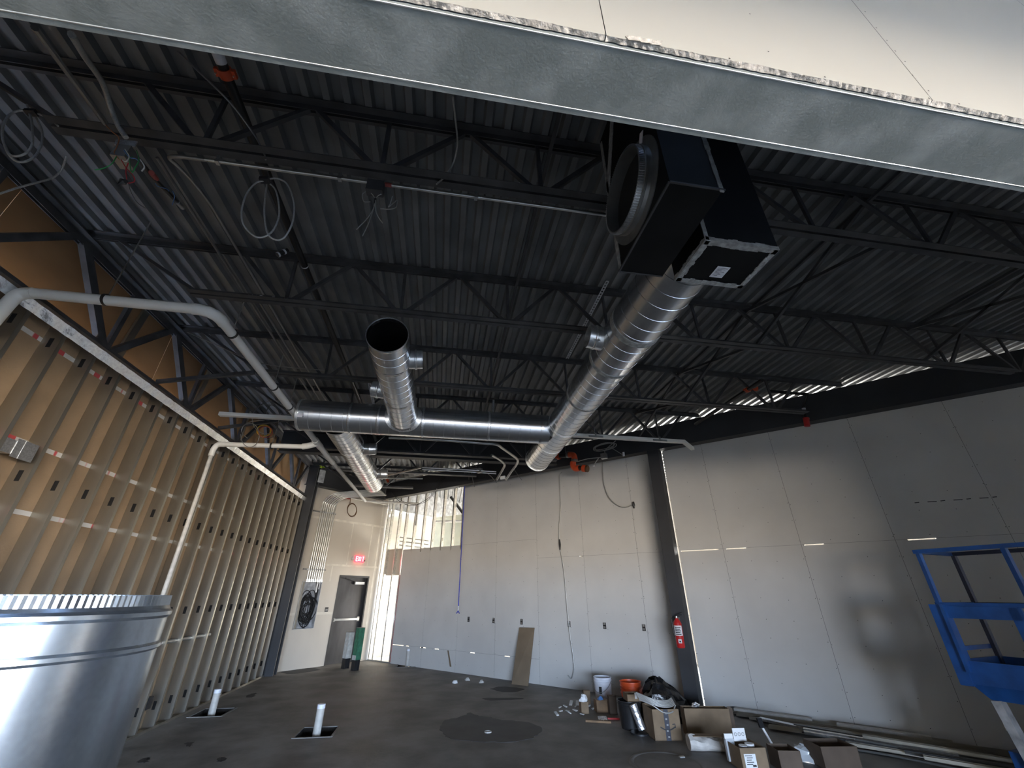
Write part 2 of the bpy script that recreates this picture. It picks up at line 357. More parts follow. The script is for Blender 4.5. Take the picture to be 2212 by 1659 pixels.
for a, b, kd in cols: bk.rbox(WR + T, WR + T + 0.003, a - 0.04, a + 0.04, 0, 2.85 if kd == 'L' else 4.75).rbox(WR + 0.002, WR + T, a - G, a + G, 0, 2.85 if kd == 'L' else 4.75) if abs(a - 2.458) > 0.1 else None  # vertical joints get the same dark filler in place of recess shade
build('joint_strap_shade', bk, 'beam_black', wr)
def rstud(nd, z0, z1):
    m = MB(); t = 0.0016
    hz = [z for z in (0.4, 1.3, 2.2, 3.1, 4.0) if z0 + 0.1 < z < z1 - 0.1]; zz = z0
    m.rbox(WR + T, WR + T + t, nd, nd + 0.085, z0, z1) if False else None
    m.rbox(WR, WR + t, nd - 0.022, nd + 0.022, z0, z1); m.rbox(WR + 0.09, WR + 0.09 + t, nd - 0.022, nd + 0.022, z0, z1)
    for h in hz:
        m.rbox(WR, WR + 0.09, nd - 0.022, nd - 0.022 + t, zz, h - 0.04)
        m.rbox(WR, WR + 0.03, nd - 0.022, nd - 0.022 + t, h - 0.04, h + 0.04); m.rbox(WR + 0.06, WR + 0.09, nd - 0.022, nd - 0.022 + t, h - 0.04, h + 0.04); zz = h + 0.04
    m.rbox(WR, WR + 0.09, nd - 0.022, nd - 0.022 + t, zz, z1)
    return build('wall_stud', m, 'galv_bright', wr)
for nd in (11.58, 11.40, 11.0, 10.66): rstud(nd, 0.0, 4.62)
for nd in (10.25, 9.84, 9.43, 9.03, 8.62, 8.25): rstud(nd, 2.80, 4.62)
build('stud_top_track', MB().rbox(WR - 0.003, WR + 0.095, 8.2, 11.62, 4.60, 4.64).rbox(WR - 0.004, WR - 0.002, 8.2, 11.62, 4.53, 4.60), 'galv_bright', wr)
build('stud_bottom_track', MB().rbox(WR - 0.003, WR + 0.095, 10.6, 11.62, 0.0, 0.03), 'galv_bright', wr)
build('backing_board', MB().rbox(WR + 0.095, WR + 0.11, 10.66, 11.40, 2.20, 2.95), 'gyp_beige', wr)
build('board_edge_tape', MB().rbox(WR - 0.002, WR + T + 0.002, 10.612, 10.632, 0.02, 2.2), 'redtag', wr)
sc_ = MB()  # screw heads
for a, b, kd in cols:
    if b < -2.2: continue
    for nd in (a + 0.02, a + 0.41, a + 0.81, b - 0.02):
        z = 0.15
        while z < 4.5:
            if not (kd == 'L' and z > 2.85) and random.random() < 0.85:
                c = PP(WR - 0.0008, nd + random.uniform(-0.01, 0.01), z + random.uniform(-0.03, 0.03)); r = 0.0055
                sc_.add([c + NDV * r * math.cos(k * math.pi / 3) + Vector((0, 0, r * math.sin(k * math.pi / 3))) for k in range(6)], [(0, 1, 2, 3, 4, 5)])
            z += 0.30
so = build('screw_heads', sc_, 'ink', wr); so['kind'] = 'stuff'
blob_ = MB()
for a, b in (((968, 1405), (972, 1440)),):
    p = at_r(*a, WR - 0.001); q = at_r(*b, WR - 0.001)
    blob_.add([p + NDV * 0.03, p - NDV * 0.02, q - NDV * 0.05, q + NDV * 0.01], [(0, 1, 2, 3)])
build('scuff_mark', blob_, 'board_brown', wr)
for k in range(7):
    p = at_r(1976 + 28 * k, 1087 - 2 * k, WR - 0.001); q = at_r(1976 + 28 * k + 10 + 10 * (k % 2), 1087 - 2 * k - 1, WR - 0.001)
    build('cut_slot', MB().add([p, q, q + Vector((0, 0, 0.012)), p + Vector((0, 0, 0.012))], [(0, 1, 2, 3)]), 'ink', wr)

# ---- door wall: beige gypsum with door opening and a recess for the electrical panel
dw = sempty('wall_door', PP(7.5, WD, 0), 'taped beige gypsum wall with the exit door')
for a, b, z0, z1 in ((5.3, 6.53, 0, 5.08), (6.53, 7.10, 0, 0.875), (6.53, 7.10, 1.99, 5.08), (7.10, 7.60, 0, 5.08), (7.60, 8.62, 2.17, 5.08), (8.62, 8.96, 0, 5.08)):
    build('gypsum_panel', MB().rbox(a, b, WD, WD + 0.016, z0, z1), 'gyp_beige', dw)
for a, b, z0, z1 in ((6.2, 8.9, 3.60, 3.66), (7.05, 8.9, 2.40, 2.45), (6.2, 6.52, 1.19, 1.25), (7.11, 7.58, 1.19, 1.25), (7.74, 7.78, 2.45, 3.60), (8.74, 8.79, 0.05, 4.5), (7.30, 7.34, 2.0, 2.4), (8.45, 8.49, 2.46, 3.6)):
    build('joint_tape', MB().rbox(a, b, WD - 0.0012, WD, z0, z1), 'mud', dw)
# neighbouring bright room seen through the bare studs and above the beam
aw = sempty('wall_adjacent', PP(12, WD, 0), 'pale walls of the bright room beyond the studs')
build('adjacent_wall_end', MB().rbox(8.97, 14.1, WD + 0.3, WD + 0.32, 0, 4.25), 'gyp_beige', aw)
build('adjacent_wall_soffit', MB().rbox(8.97, 14.1, WD + 0.1, WD + 0.14, 4.25, 5.1), 'lift_grey', aw)
build('adjacent_wall_back', MB().rbox(14.0, 14.1, -9, 13, 0, 5.1), 'gyp_beige', aw)
build('adjacent_wall_near', MB().rbox(8.5, 14.1, -9.1, -9.0, 0, 5.1), 'gyp_beige', aw)
build('light_partition', MB().rbox(9.08, 14.0, 7.3, 7.4, 0, 4.95), 'gyp_beige', aw)  # unseen wall added to keep the first lamp off the stud opening
build('adjacent_bounce_floor', MB().rbox(9.1, 14.0, 7.4, 11.9, 0.0, 0.004), 'pale_bounce', aw)  # pale sheet over the slab, added to bounce light up to the deck
build('siding_panel', MB().rbox(10.6, 10.7, 9.4, 11.2, 2.6, 4.1), 'siding', aw)
for k in range(3): build('rail_pipe', MB().tube([PP(9.3, 11.3, 3.1 + 0.12 * k), PP(10.6, 11.3, 3.1 + 0.12 * k)], 0.02, 6), 'emt_dull', aw)
build('adjacent_brace', MB().bar(PP(9.4, 9.2, 4.4), PP(9.4, 8.2, 3.4), 0.06, 0.06), 'frame_dark', aw)
build('adjacent_pipe', MB().tube([PP(9.6, 10.0, 3.75), PP(9.6, 7.8, 3.60)], 0.035, 8), 'white', aw)

# ---- header wall above the opening the camera stands in
HZ0 = 3.18; HY0, HY1 = 0.582, 0.785; JX = 4.15
hw = sempty('wall_header', (0, HY0, HZ0), 'cut gypsum above the opening with a dark steel track under it')
def rough_board(x0, x1):
    m = MB(); n = int((x1 - x0) / 0.012); vs = []; z1 = 5.1
    for i in range(n + 1):
        x = x0 + (x1 - x0) * i / n; d = random.uniform(0, 0.004) + 0.006 * max(0, math.sin(x * 9)) ** 6
        vs += [(x, HY0 - 0.017, HZ0 + 0.012 + d), (x, HY0 - 0.003, HZ0 + 0.008 + random.uniform(0, 0.006)), (x, HY0 - 0.017, z1)]
    fs = []; fe = []
    for i in range(n):
        a = 3 * i; fs.append((a, a + 2, a + 5, a + 3)); fe.append((a, a + 3, a + 4, a + 1))
    m.add(vs, fs); e = MB(); e.add(vs, fe); return m, e
for a, b in ((-3.95, -0.85), (-0.847, 0.368), (0.371, 1.528), (1.531, 2.75), (2.753, 5.2)):
    m, e_ = rough_board(a, b); g = build('gypsum_panel', m, 'gyp_cream', hw); build('cut_edge', e_, 'gyp_core', g)
build('header_track', MB().box(-3.95, JX, HY0 + 0.004, HY1 - 0.008, HZ0, HZ0 + 0.003).box(-3.95, JX, HY0 + 0.001, HY0 + 0.004, HZ0, HZ0 + 0.10).box(-3.95, JX, HY1 - 0.006, HY1 - 0.003, HZ0 + 0.01, HZ0 + 0.12), 'header_metal', hw)
build('edge_bead', MB().tube([(-3.95, HY1 - 0.008, HZ0 + 0.001), (JX, HY1 - 0.008, HZ0 + 0.001)], 0.0032, 8), 'galv_bright', hw, 50)
build('edge_bead', MB().tube([(-0.4, HY0 + 0.004, HZ0 + 0.001), (JX, HY0 + 0.004, HZ0 + 0.001)], 0.0030, 8), 'galv_bright', hw, 50)
build('edge_lip', MB().box(-3.95, JX, HY1 - 0.006, HY1 + 0.010, HZ0 - 0.001, HZ0 + 0.002), 'header_metal', hw)
build('wall_core', MB().box(-3.95, JX, HY0 + 0.02, HY1 - 0.02, HZ0 + 0.02, 5.1), 'beam_black', hw)
sm = MB()
for x, y in [(1620, 30), (1660, 111), (1576, 126), (1782, 166), (1853, 0), (1869, 25), (1893, 60), (1916, 87), (1934, 110), (1955, 133), (1971, 162), (2006, 196), (2007, 212), (2072, 224)]:
    c = at_y(x, y, HY0 - 0.0178); r = 0.0035
    sm.add([c + Vector((r * math.cos(k * math.pi / 3), 0, r * math.sin(k * math.pi / 3))) for k in range(6)], [(0, 1, 2, 3, 4, 5)])
so = build('screw_heads', sm, 'ink', hw); so['kind'] = 'stuff'
hb = MB()  # torn paper flap of the board edge
for x0 in (0.43, 0.47, 0.50): hb.add([(x0, HY0 - 0.019, HZ0 + 0.03), (x0 + 0.05, HY0 - 0.024, HZ0 + 0.032), (x0 + 0.045, HY0 - 0.02, HZ0 + 0.012), (x0 + 0.01, HY0 - 0.019, HZ0 + 0.008)], [(0, 1, 2, 3)])
build('torn_paper', hb, 'gyp_core', hw)
# ---- walls of the camera's own room (behind the camera) with the glazed shopfront
wf = sempty('wall_front', (0, WIN_Y, 0), 'walls of the front room behind the camera')
build('side_wall', MB().box(-7.1, -7.0, WIN_Y, HY0, 0, 4.7), 'gyp_cream', wf)
sw_ = MB().box(WX, WX + 0.1, WIN_Y, HY0, 0, WIN_Z[0]).box(WX, WX + 0.1, WIN_Y, HY0, WIN_Z[1], 4.7)
_e = [WIN_Y] + [v for w in WIN2 for v in w] + [HY0]
for k in range(0, len(_e), 2): sw_.box(WX, WX + 0.1, _e[k], _e[k + 1], WIN_Z[0], WIN_Z[1])
build('side_wall', sw_, 'gyp_cream', wf)
build('jamb_wall', MB().box(JX, 14.0, HY0, HY1, 0, 5.1), 'gyp_grey', wf)
build('jamb_wall', MB().box(-7.1, -3.98, HY0, HY1, 0, 5.1), 'gyp_grey', wf)
build('front_bounce_floor', MB().box(-7.0, WX, WIN_Y, 0.35, 0.0, 0.004), 'pale_bounce', wf)  # unseen pale sheet added to throw light up at header and deck
build('light_baffle', MB().box(-7.0, WX, -5.6, -5.4, 2.62, 4.7), 'gyp_cream', wf)  # unseen drop added to shade the header gypsum from the rear windows
build('front_ceiling', MB().box(-7.1, 9.1, WIN_Y - 0.2, HY0 - 0.02, 4.7, 4.8), 'deck', wf)
wm = MB().box(-7.1, 9.1, WIN_Y - 0.1, WIN_Y, WIN_Z[1], 4.8).box(-7.1, 9.1, WIN_Y - 0.1, WIN_Y, 0, WIN_Z[0])
edges = [-7.1] + [v for w in WIN for v in w] + [9.1]
for k in range(0, len(edges), 2): wm.box(edges[k], edges[k + 1], WIN_Y - 0.1, WIN_Y, WIN_Z[0], WIN_Z[1])
for a, b in WIN:
    wm.box(a, b, WIN_Y - 0.07, WIN_Y - 0.03, 2.35, 2.42); wm.box((a + b) / 2 - 0.03, (a + b) / 2 + 0.03, WIN_Y - 0.07, WIN_Y - 0.03, WIN_Z[0], WIN_Z[1])
build('shopfront_frame', wm, 'frame_dark', wf)

# ---- ceiling: corrugated steel deck, one object per sheet
ce = sempty('ceiling', (0, 8, DECK), 'dark corrugated steel roof deck')
dk = MB(); prof = []
for k in range(6):
    x = k * 0.1524; prof += [(x, 0.048), (x + 0.066, 0.048), (x + 0.084, 0.0), (x + 0.134, 0.0)]
prof.append((0.9144, 0.048)); vs = []
for yy_ in (HY1 + 0.005, 23.0): vs += [(-4.42 + x, yy_, DECK + z) for x, z in prof]
m_ = len(prof); dk.add(vs, [(i, i + 1, m_ + i + 1, m_ + i) for i in range(m_ - 1)])
d0 = build('deck_sheet', dk, 'deck', ce)
for k in range(1, 20): share(d0, 'deck_sheet', ce, (0.9144 * k, 0, 0))

# ================================================================== STEEL FRAME
JY = [2.03 + 1.68 * k for k in range(7)]
ORD = ['nearest the header', 'second from the header, chalk marks on its lower chord', 'third from the header', 'fourth from the header, behind the cross duct', 'fifth from the header', 'sixth from the header', 'farthest, short one near the exit corner']
for k, y in enumerate(JY):
    xe = BR / S2 - y + 0.1; xs_ = -3.82
    j = thing('steel_joist', 'black open-web steel roof joist, ' + ORD[k], 'joist', ((xs_ + xe) / 2, y, 4.37), 'open-web roof joists')
    build('top_chord', MB().angle2((xs_, y, 4.995), (xe, y, 4.995), 0.058, 0.006, (0, 0, -1), 0.02), 'joist_black', j)
    build('bottom_chord', MB().angle2((max(xs_, -2.70), y, 4.375), (xe - 0.9, y, 4.375), 0.055, 0.006, (0, 0, 1), 0.02), 'joist_black', j)
    xb = -0.63 - 1.165 * 3; 
    while xb < xe - 0.8:
        if xb > -2.72:
            build('web_post', MB().bar((xb, y, 4.40), (xb - 0.02, y, 4.96), 0.030, 0.024, (0, 1, 0)), 'joist_black', j)
            for sx in (-1, 1):
                xt = xb + sx * 0.55
                if xs_ < xt < xe: build('web_diagonal', MB().bar((xb + sx * 0.06, y, 4.41), (xt, y, 4.955), 0.038, 0.030, (0, 1, 0)), 'joist_black', j)
        xb += 1.165
    if xs_ < -2.7: build('web_diagonal', MB().bar((-3.55, y, 4.955), (-2.66, y, 4.41), 0.03, 0.03, (0, 1, 0)), 'joist_black', j)
    if k == 1:
        ch = MB()  # chalked shop marks  1115 5-4
        x = -2.15
        for st in ('1', '1', '1', '5', ' ', '5', '-', '4'):
            zc = 4.402; y0 = y - 0.0175; h = 0.032
            seg = {'1': [((0, 0), (0, 1))], '5': [((.6, 1), (0, 1)), ((0, 1), (0, .5)), ((0, .5), (.6, .45)), ((.6, .45), (.5, 0)), ((.5, 0), (0, 0))], '-': [((0, .5), (.7, .5))], '4': [((0, 1), (0, .4)), ((0, .4), (.7, .4)), ((.6, 1), (.6, 0))], ' ': []}[st]
            for a, b in seg:
                ch.bar((x + a[0] * 0.04, y0, zc - h / 2 + a[1] * h), (x + b[0] * 0.04, y0, zc - h / 2 + b[1] * h), 0.003, 0.004, (0, 1, 0))
            x += 0.035 if st == '1' else 0.06
        build('chalk_mark', ch, 'paper', j)
# bridging between the joists
for xi, (xp, lb) in enumerate(((0.62, 'left of the plenum boxes'), (3.6, 'right of the main duct'), (6.0, 'far right over the dark end'))):
    ys_ = [y for y in JY if BR / S2 - y > xp + 0.6 and y > xp - 20]
    b = thing('bridging', 'thin black steel bridging line under the deck, ' + lb, 'bridging', (xp, (ys_[0] + ys_[-1]) / 2, 4.4))
    build('bridging_angle', MB().bar((xp, HY1, 4.90), (xp, ys_[-1], 4.90), 0.028, 0.028), 'joist_black', b)
    if xi: 
        for a, c in zip(ys_[:-1], ys_[1:]):
            build('cross_brace', MB().bar((xp, a, 4.92), (xp, c, 4.42), 0.032, 0.032), 'joist_black', b); build('cross_brace', MB().bar((xp, a, 4.42), (xp, c, 4.92), 0.032, 0.032), 'joist_black', b)
# girder along the left wall
g = thing('joist_girder', 'black steel girder truss along the top of the left stud wall', 'girder', (-3.86, 6.5, 4.06))
build('bottom_chord', MB().angle2((-3.88, 0.8, 4.06), (-3.88, 12.2, 4.06), 0.085, 0.009, (0, 0, 1), 0.03), 'joist_black', g)
build('top_chord', MB().angle2((-3.88, 0.8, 4.94), (-3.88, 12.4, 4.94), 0.085, 0.009, (0, 0, -1), 0.03), 'joist_black', g)
for k in range(-1, 7):
    yt = 2.03 + 1.68 * k; yb = yt + 0.84
    if yb < 12.2:
        if yt > 0.8: build('web_diagonal', MB().bar((-3.88, yt + 0.04, 4.90), (-3.88, yb - 0.05, 4.10), 0.095, 0.06, (1, 0, 0)), 'joist_black', g)
        if yt + 1.68 < 12.4: build('web_diagonal', MB().bar((-3.88, yb + 0.05, 4.10), (-3.88, yt + 1.62, 4.90), 0.07, 0.055, (1, 0, 0)), 'joist_black', g)
        build('web_post', MB().bar((-3.88, yb, 4.10), (-3.88, yb + 0.02, 4.90), 0.055, 0.045, (1, 0, 0)), 'joist_black', g)
for i, (y, lb) in enumerate(((5.0, 'nearer the camera'), (6.68, 'beside the third joist'), (8.35, 'beside the open cross duct end'))):
    tag(build('wall_post', MB().bar((-4.07, y - 0.05, 4.02), (-4.07, y + 0.05, 5.0), 0.03, 0.10, (0, 1, 0)), 'galv_stud'), 'short galvanised stud behind the left girder, ' + lb, 'stud', 'studs behind the girder')
for i, (yj, lb) in enumerate(((JY[2], 'to the third joist'), (JY[3], 'to the fourth joist'))):
    tag(build('kicker_brace', MB().bar((-3.80, yj - 0.04, 4.12), (-2.70, yj - 0.03, 4.36), 0.045, 0.045), 'joist_black'), 'dark steel kicker brace from the left girder ' + lb, 'brace')
# beams and columns
def ibeam(name, label, a, b, z0, z1, fl=0.20):
    a = Vector(a); b = Vector(b); d = (b - a).normalized(); sd = d.cross(Vector((0, 0, 1)))
    t = thing(name, label, 'beam', ((a.x + b.x) / 2, (a.y + b.y) / 2, z0))
    lift = lambda p, z: Vector((p.x, p.y, z))
    build('bottom_flange', MB().bar(lift(a, z0 + 0.008), lift(b, z0 + 0.008), fl, 0.016), 'beam_black', t)
    build('top_flange', MB().bar(lift(a, z1 - 0.008), lift(b, z1 - 0.008), fl, 0.016), 'beam_black', t)
    build('web_plate', MB().bar(lift(a, (z0 + z1) / 2), lift(b, (z0 + z1) / 2), 0.02, z1 - z0 - 0.03), 'beam_black', t)
    return t
tb = ibeam('steel_beam', 'long black steel beam along the top of the grey gypsum wall', PP(BR + 0.10, -7, 0), PP(BR + 0.10, 11.2, 0), 4.41, 4.90)
build('stiffener_plate', MB().rbox(BR + 0.005, BR + 0.20, 2.44, 2.46, 4.43, 4.91), 'beam_black', tb)
build('fascia_plate', MB().rbox(BR - 0.004, BR + 0.004, -7, 11.2, 4.41, 4.90), 'beam_black', tb)
tb2 = ibeam('steel_beam', 'short black steel beam over the exit door wall', PP(5.9, 11.42, 0), PP(8.6, 11.42, 0), 4.42, 4.93)
ibeam('steel_beam', 'black steel beam across the room behind the cross duct', (-3.7, 9.35, 0), (2.55, 9.35, 0), 4.45, 4.93)
c = thing('steel_column', 'black square steel column in front of the grey wall carrying the fire extinguisher', 'column', PP(BR + 0.10, 2.50, 0))
build('shaft', MB().rbox(BR + 0.0, BR + 0.22, 2.39, 2.615, 0.0, 4.41), 'beam_black', c)
build('base_plate', MB().rbox(BR - 0.05, BR + 0.27, 2.34, 2.66, 0.0, 0.02), 'beam_black', c)
c = thing('steel_column', 'dark steel column in the corner between stud wall and exit wall', 'column', (-3.70, 12.35, 0))
build('shaft', MB().box(-3.86, -3.63, 12.14, 12.18, 0, 4.93).box(-3.86, -3.63, 12.38, 12.42, 0, 4.93).box(-3.76, -3.74, 12.18, 12.38, 0, 4.93), 'beam_black', c)
build('shear_plate', MB().rbox(6.12, 6.30, 11.25, 11.27, 4.50, 4.86), 'lift_grey', c)
# ================================================================== DUCTS
DZ = 3.99; MX = 1.66; CY = 5.87
def ductsec(o, d, L, r, n=48, lip=True):
    """one spiral-duct section: thin wall, open ends, raised seam rings"""
    pr = [(0, r - 0.004), (0, r + 0.002), (0.012, r + 0.004), (0.024, r)] if lip else [(0, r)]
    k = 1; step = 0.155
    while k * step < L - 0.06:
        h = k * step; pr += [(h - 0.005, r), (h - 0.003, r + 0.003), (h + 0.003, r + 0.003), (h + 0.005, r)]; k += 1
    pr += [(L - 0.024, r), (L - 0.012, r + 0.004), (L, r + 0.002), (L, r - 0.004)]
    pr += [(L - 0.01, r - 0.004), (0.01, r - 0.004)]
    return MB().lathe(o, d, pr, n, closed=True)
def ring(o, d, r, w=0.03, th=0.006, n=40): return MB().lathe(o, d, [(-w / 2, r - 0.002), (-w / 2, r + th), (w / 2, r + th), (w / 2, r - 0.002)], n)
def collar(parent, base, d, r=0.105, L=0.13, name='tap_collar'):
    d = Vector(d).normalized(); base = Vector(base)
    o = build(name, MB().lathe(base, d, [(-0.06, r), (L * 0.35, r), (L * 0.4, r + 0.008), (L * 0.5, r + 0.008), (L * 0.55, r), (L, r - 0.002), (L, r - 0.006), (0, r - 0.006)], 22), 'galv_bright', parent, 40)
    h = MB().lathe(base + d * L * 0.3, d.orthogonal(), [(r, 0.014), (r + 0.02, 0.014), (r + 0.02, 0.001)], 8); h.bar(base + d * L * 0.3 + d.orthogonal().normalized() * (r + 0.02), base + d * (L * 0.3 + 0.05) + d.orthogonal().normalized() * (r + 0.025), 0.02, 0.006)
    build('damper_handle', h, 'galv', o); return o
md = thing('main_duct', 'big round galvanised duct running from the black plenum to its open far end', 'duct', (MX, 4.8, DZ - 0.25))
secs = [(1.98, 2.98, 0.246), (2.98, 3.62, 0.240), (3.62, 4.55, 0.232), (4.55, 5.55, 0.228), (5.55, 6.35, 0.228), (6.35, 7.42, 0.226)]
for y0, y1, r in secs: build('duct_section', ductsec((MX, y0, DZ), (0, 1, 0), y1 - y0, r), 'galv_duct', md, 13)
for y, r, w in ((2.98, 0.246, 0.07), (3.62, 0.240, 0.05), (4.55, 0.232, 0.045), (5.55, 0.229, 0.03), (6.35, 0.228, 0.03)):
    build('joint_sealant', ring((MX, y, DZ), (0, 1, 0), r, w, 0.005), 'mastic' if y < 5 else 'galv', md, 40)
build('end_ring', ring((MX, 7.42, DZ), (0, 1, 0), 0.228, 0.03, 0.006), 'galv_bright', md, 40)
collar(md, (MX - 0.235, 3.32, DZ + 0.03), (-1, 0, 0.12), 0.12, 0.13)
for y in (4.2, 6.6): build('hanger_strap', MB().bar((MX, y, DZ + 0.23), (MX, y, 4.40), 0.03, 0.003, (0, 1, 0)), 'galv', md)
cd = thing('cross_duct', 'round galvanised duct crossing the room below the joists into the main duct', 'duct', (-0.3, CY, DZ - 0.22))
for x0, x1 in ((-2.15, -1.45), (-1.45, -1.05), (-1.05, -0.42), (-0.42, 0.55), (0.55, 1.36)):
    build('duct_section', ductsec((x0, CY, DZ), (1, 0, 0), x1 - x0, 0.222), 'galv_duct', cd, 13)
build('end_ring', ring((-2.15, CY, DZ), (1, 0, 0), 0.222, 0.035, 0.006), 'galv_bright', cd, 40)
build('saddle_collar', MB().lathe((1.33, CY, DZ), (1, 0, 0), [(0, 0.222), (0.01, 0.227), (0.05, 0.227), (0.15, 0.224)], 40), 'galv_duct', cd, 50)
for x in (-1.45, -1.05, -0.42, 0.55): build('joint_ring', ring((x, CY, DZ), (1, 0, 0), 0.222, 0.03, 0.004), 'galv', cd, 40)
build('sticker', MB().obox((-2.09, CY - 0.214, DZ - 0.075), (0.035, 0, 0), (0, 0.006, -0.018), (0, 0.018, 0.03)), 'paper', cd)
st_ = MB()
st_.bar((0.62, CY - 0.05, DZ + 0.2), (0.62, CY - 0.05, 4.42), 0.03, 0.003, (0, 1, 0)); build('hanger_strap', st_, 'galv', cd)
sa = thing('branch_duct', 'round galvanised branch duct with its black open mouth towards the camera', 'duct', (-0.69, 4.6, DZ - 0.2))
SAX = -0.70
for y0, y1 in ((3.56, 4.05), (4.05, 4.95), (4.95, 5.70)): build('duct_section', ductsec((SAX, y0, DZ), (0, 1, 0), y1 - y0, 0.203), 'galv_duct', sa, 13)
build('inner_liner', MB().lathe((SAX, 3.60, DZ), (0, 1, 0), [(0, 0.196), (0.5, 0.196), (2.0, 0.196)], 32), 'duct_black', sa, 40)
build('end_ring', ring((SAX, 3.56, DZ), (0, 1, 0), 0.203, 0.025, 0.004), 'galv', sa, 40)
# saddle flange lying on the cross duct
sv = MB(); vs = [Vector((SAX, CY - 0.2275, DZ))]; n = 36
for q_ in (0.5, 1.0):
    for k in range(n):
        t_ = 2 * math.pi * k / n; a_ = 0.262 * q_ * math.sin(t_) / 0.2275; vs.append(Vector((SAX + 0.262 * q_ * math.cos(t_), CY - 0.2275 * math.cos(a_), DZ + 0.2275 * math.sin(a_))))
sv.add(vs, [(0, 1 + k, 1 + (k + 1) % n) for k in range(n)] + [(1 + k, 1 + n + k, 1 + n + (k + 1) % n, 1 + (k + 1) % n) for k in range(n)])
build('saddle_flange', sv, 'galv_bright', sa, 60)
collar(sa, (SAX + 0.195, 4.05, DZ + 0.02), (1, 0, 0.1)); collar(sa, (SAX - 0.195, 4.85, DZ), (-1, 0, 0.1))
sb = thing('branch_duct', 'round galvanised branch duct behind the cross duct pointing at the exit wall', 'duct', (-1.68, 8.0, DZ - 0.21)); SBX = -1.70
for y0, y1 in ((6.05, 7.1), (7.1, 8.3), (8.3, 9.0), (9.0, 9.95)): build('duct_section', ductsec((SBX, y0, DZ), (0, 1, 0), y1 - y0, 0.212), 'galv_duct', sb, 13)
for y in (7.1, 8.3, 9.0, 9.95): build('joint_ring', ring((SBX, y, DZ), (0, 1, 0), 0.212, 0.03, 0.004), 'galv_bright', sb, 40)
build('end_cap', MB().lathe((SBX, 9.90, DZ), (0, 1, 0), [(0, 0.2), (0, 0.001)], 32), 'galv', sb)
collar(sb, (SBX + 0.2, 7.35, DZ), (1, 0, 0.05), 0.10, 0.2); collar(sb, (SBX + 0.2, 9.1, DZ), (1, 0, 0.05), 0.10, 0.2)

# ---- the two black plenum boxes
B1 = (1.02, 1.32, 1.265, 1.93, 3.60); B2 = (1.44, 1.935, 1.61, 1.975, 3.62)
b1 = thing('plenum_box', 'black sheet metal plenum drop with a ribbed round collar on its side', 'plenum', (1.17, 1.6, 3.6))
x0, x1, y0, y1, z0 = B1
build('casing', MB().box(x0, x1, y0, y1, z0, 4.98), 'duct_black', b1)
fl_ = MB().bar((x0 - 0.004, y0, z0), (x0 - 0.004, y1, z0), 0.01, 0.012)
fl_.bar((x0, y0 - 0.002, z0), (x1 + 0.01, y0 - 0.002, z0), 0.01, 0.01).bar((x0, y1 + 0.002, z0), (x1, y1 + 0.002, z0), 0.01, 0.008)
build('bottom_seam', fl_, 'joist_black', b1)
CO = Vector((x0, 1.60, 3.945)); CR = 0.255
cf = build('round_collar', MB().lathe(CO, (-1, 0, 0), [(0.0, CR + 0.06), (0.006, CR + 0.06), (0.008, CR + 0.004), (0.03, CR), (0.035, CR + 0.008), (0.048, CR + 0.008), (0.052, CR), (0.085, CR - 0.006), (0.085, CR - 0.012), (0.0, CR - 0.010)], 64), 'emt_dull', b1, 35)
cm = MB()
for k in range(110):
    a = 2 * math.pi * k / 110; u = Vector((0, math.cos(a), math.sin(a))); tt = Vector((0, -math.sin(a), math.cos(a)))
    cm.obox(CO + Vector((-0.069, 0, 0)) + u * (CR - 0.001), Vector((0.016, 0, 0)), tt * 0.0035, u * 0.0045)
cmo = build('crimped_edge', cm, 'galv', cf); 
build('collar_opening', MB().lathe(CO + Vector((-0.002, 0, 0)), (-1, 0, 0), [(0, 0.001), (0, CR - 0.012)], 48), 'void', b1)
ml = MB()
for i in range(14):
    za = 3.60 + 0.095 * i; ml.obox((x0 - 0.002, y1 - 0.016, za + 0.05), (0.004, 0, 0), (0, random.uniform(0.014, 0.02), 0), (0, 0.0, 0.05))
for i in range(5):
    ml.obox((x0 - 0.002, y1 - 0.03 - 0.05 * i, 4.42 + 0.11 * i), (0.004, 0, 0), (0, 0.02, 0.03), (0, -0.028, 0.055))
build('sealant_bead', ml, 'mastic', b1)
m2 = MB()
for i in range(8): m2.obox((x1 - 0.010, y0 - 0.002, 3.62 + 0.07 * i), (random.uniform(0.008, 0.018), 0, 0), (0, 0.003, 0), (0, 0, 0.037))
build('sealant_bead', m2, 'mastic', b1)
build('sticker', MB().obox(CO + Vector((-0.010, -0.20, 0.235)), (0.002, 0, 0), (0, 0.018, 0.010), (0, -0.018, 0.035)), 'paper', b1)
b2 = thing('plenum_box', 'black square plenum drop with grey sealed edges and a paper label underneath', 'plenum', (1.69, 1.85, 3.62))
x0, x1, y0, y1, z0 = B2
build('casing', MB().box(x0, x1, y0, y1, z0, 4.98), 'duct_black', b2)
sl = MB(); w = 0.034
for a, b in (((x0, y0), (x1, y0)), ((x1, y0), (x1, y1)), ((x1, y1), (x0, y1)), ((x0, y1), (x0, y0))):
    A = Vector((a[0], a[1], z0 - 0.003)); Bv = Vector((b[0], b[1], z0 - 0.003)); n = 16; d = (Bv - A) / n; inn = Vector(((x0 + x1) / 2, (y0 + y1) / 2, z0)) - (A + Bv) / 2; inn.z = 0; inn.normalize()
    for i in range(n):
        ww = w * random.uniform(0.8, 1.12); sl.obox(A + d * (i + 0.5) + inn * ww / 2, d * 0.52, inn * ww / 2, (0, 0, 0.003))
    for i in range(n):
        hh = 0.03 * random.uniform(0.75, 1.15); sl.obox(A + d * (i + 0.5) - inn * 0.002 + Vector((0, 0, hh / 2)), d * 0.52, inn * 0.003, (0, 0, hh / 2))
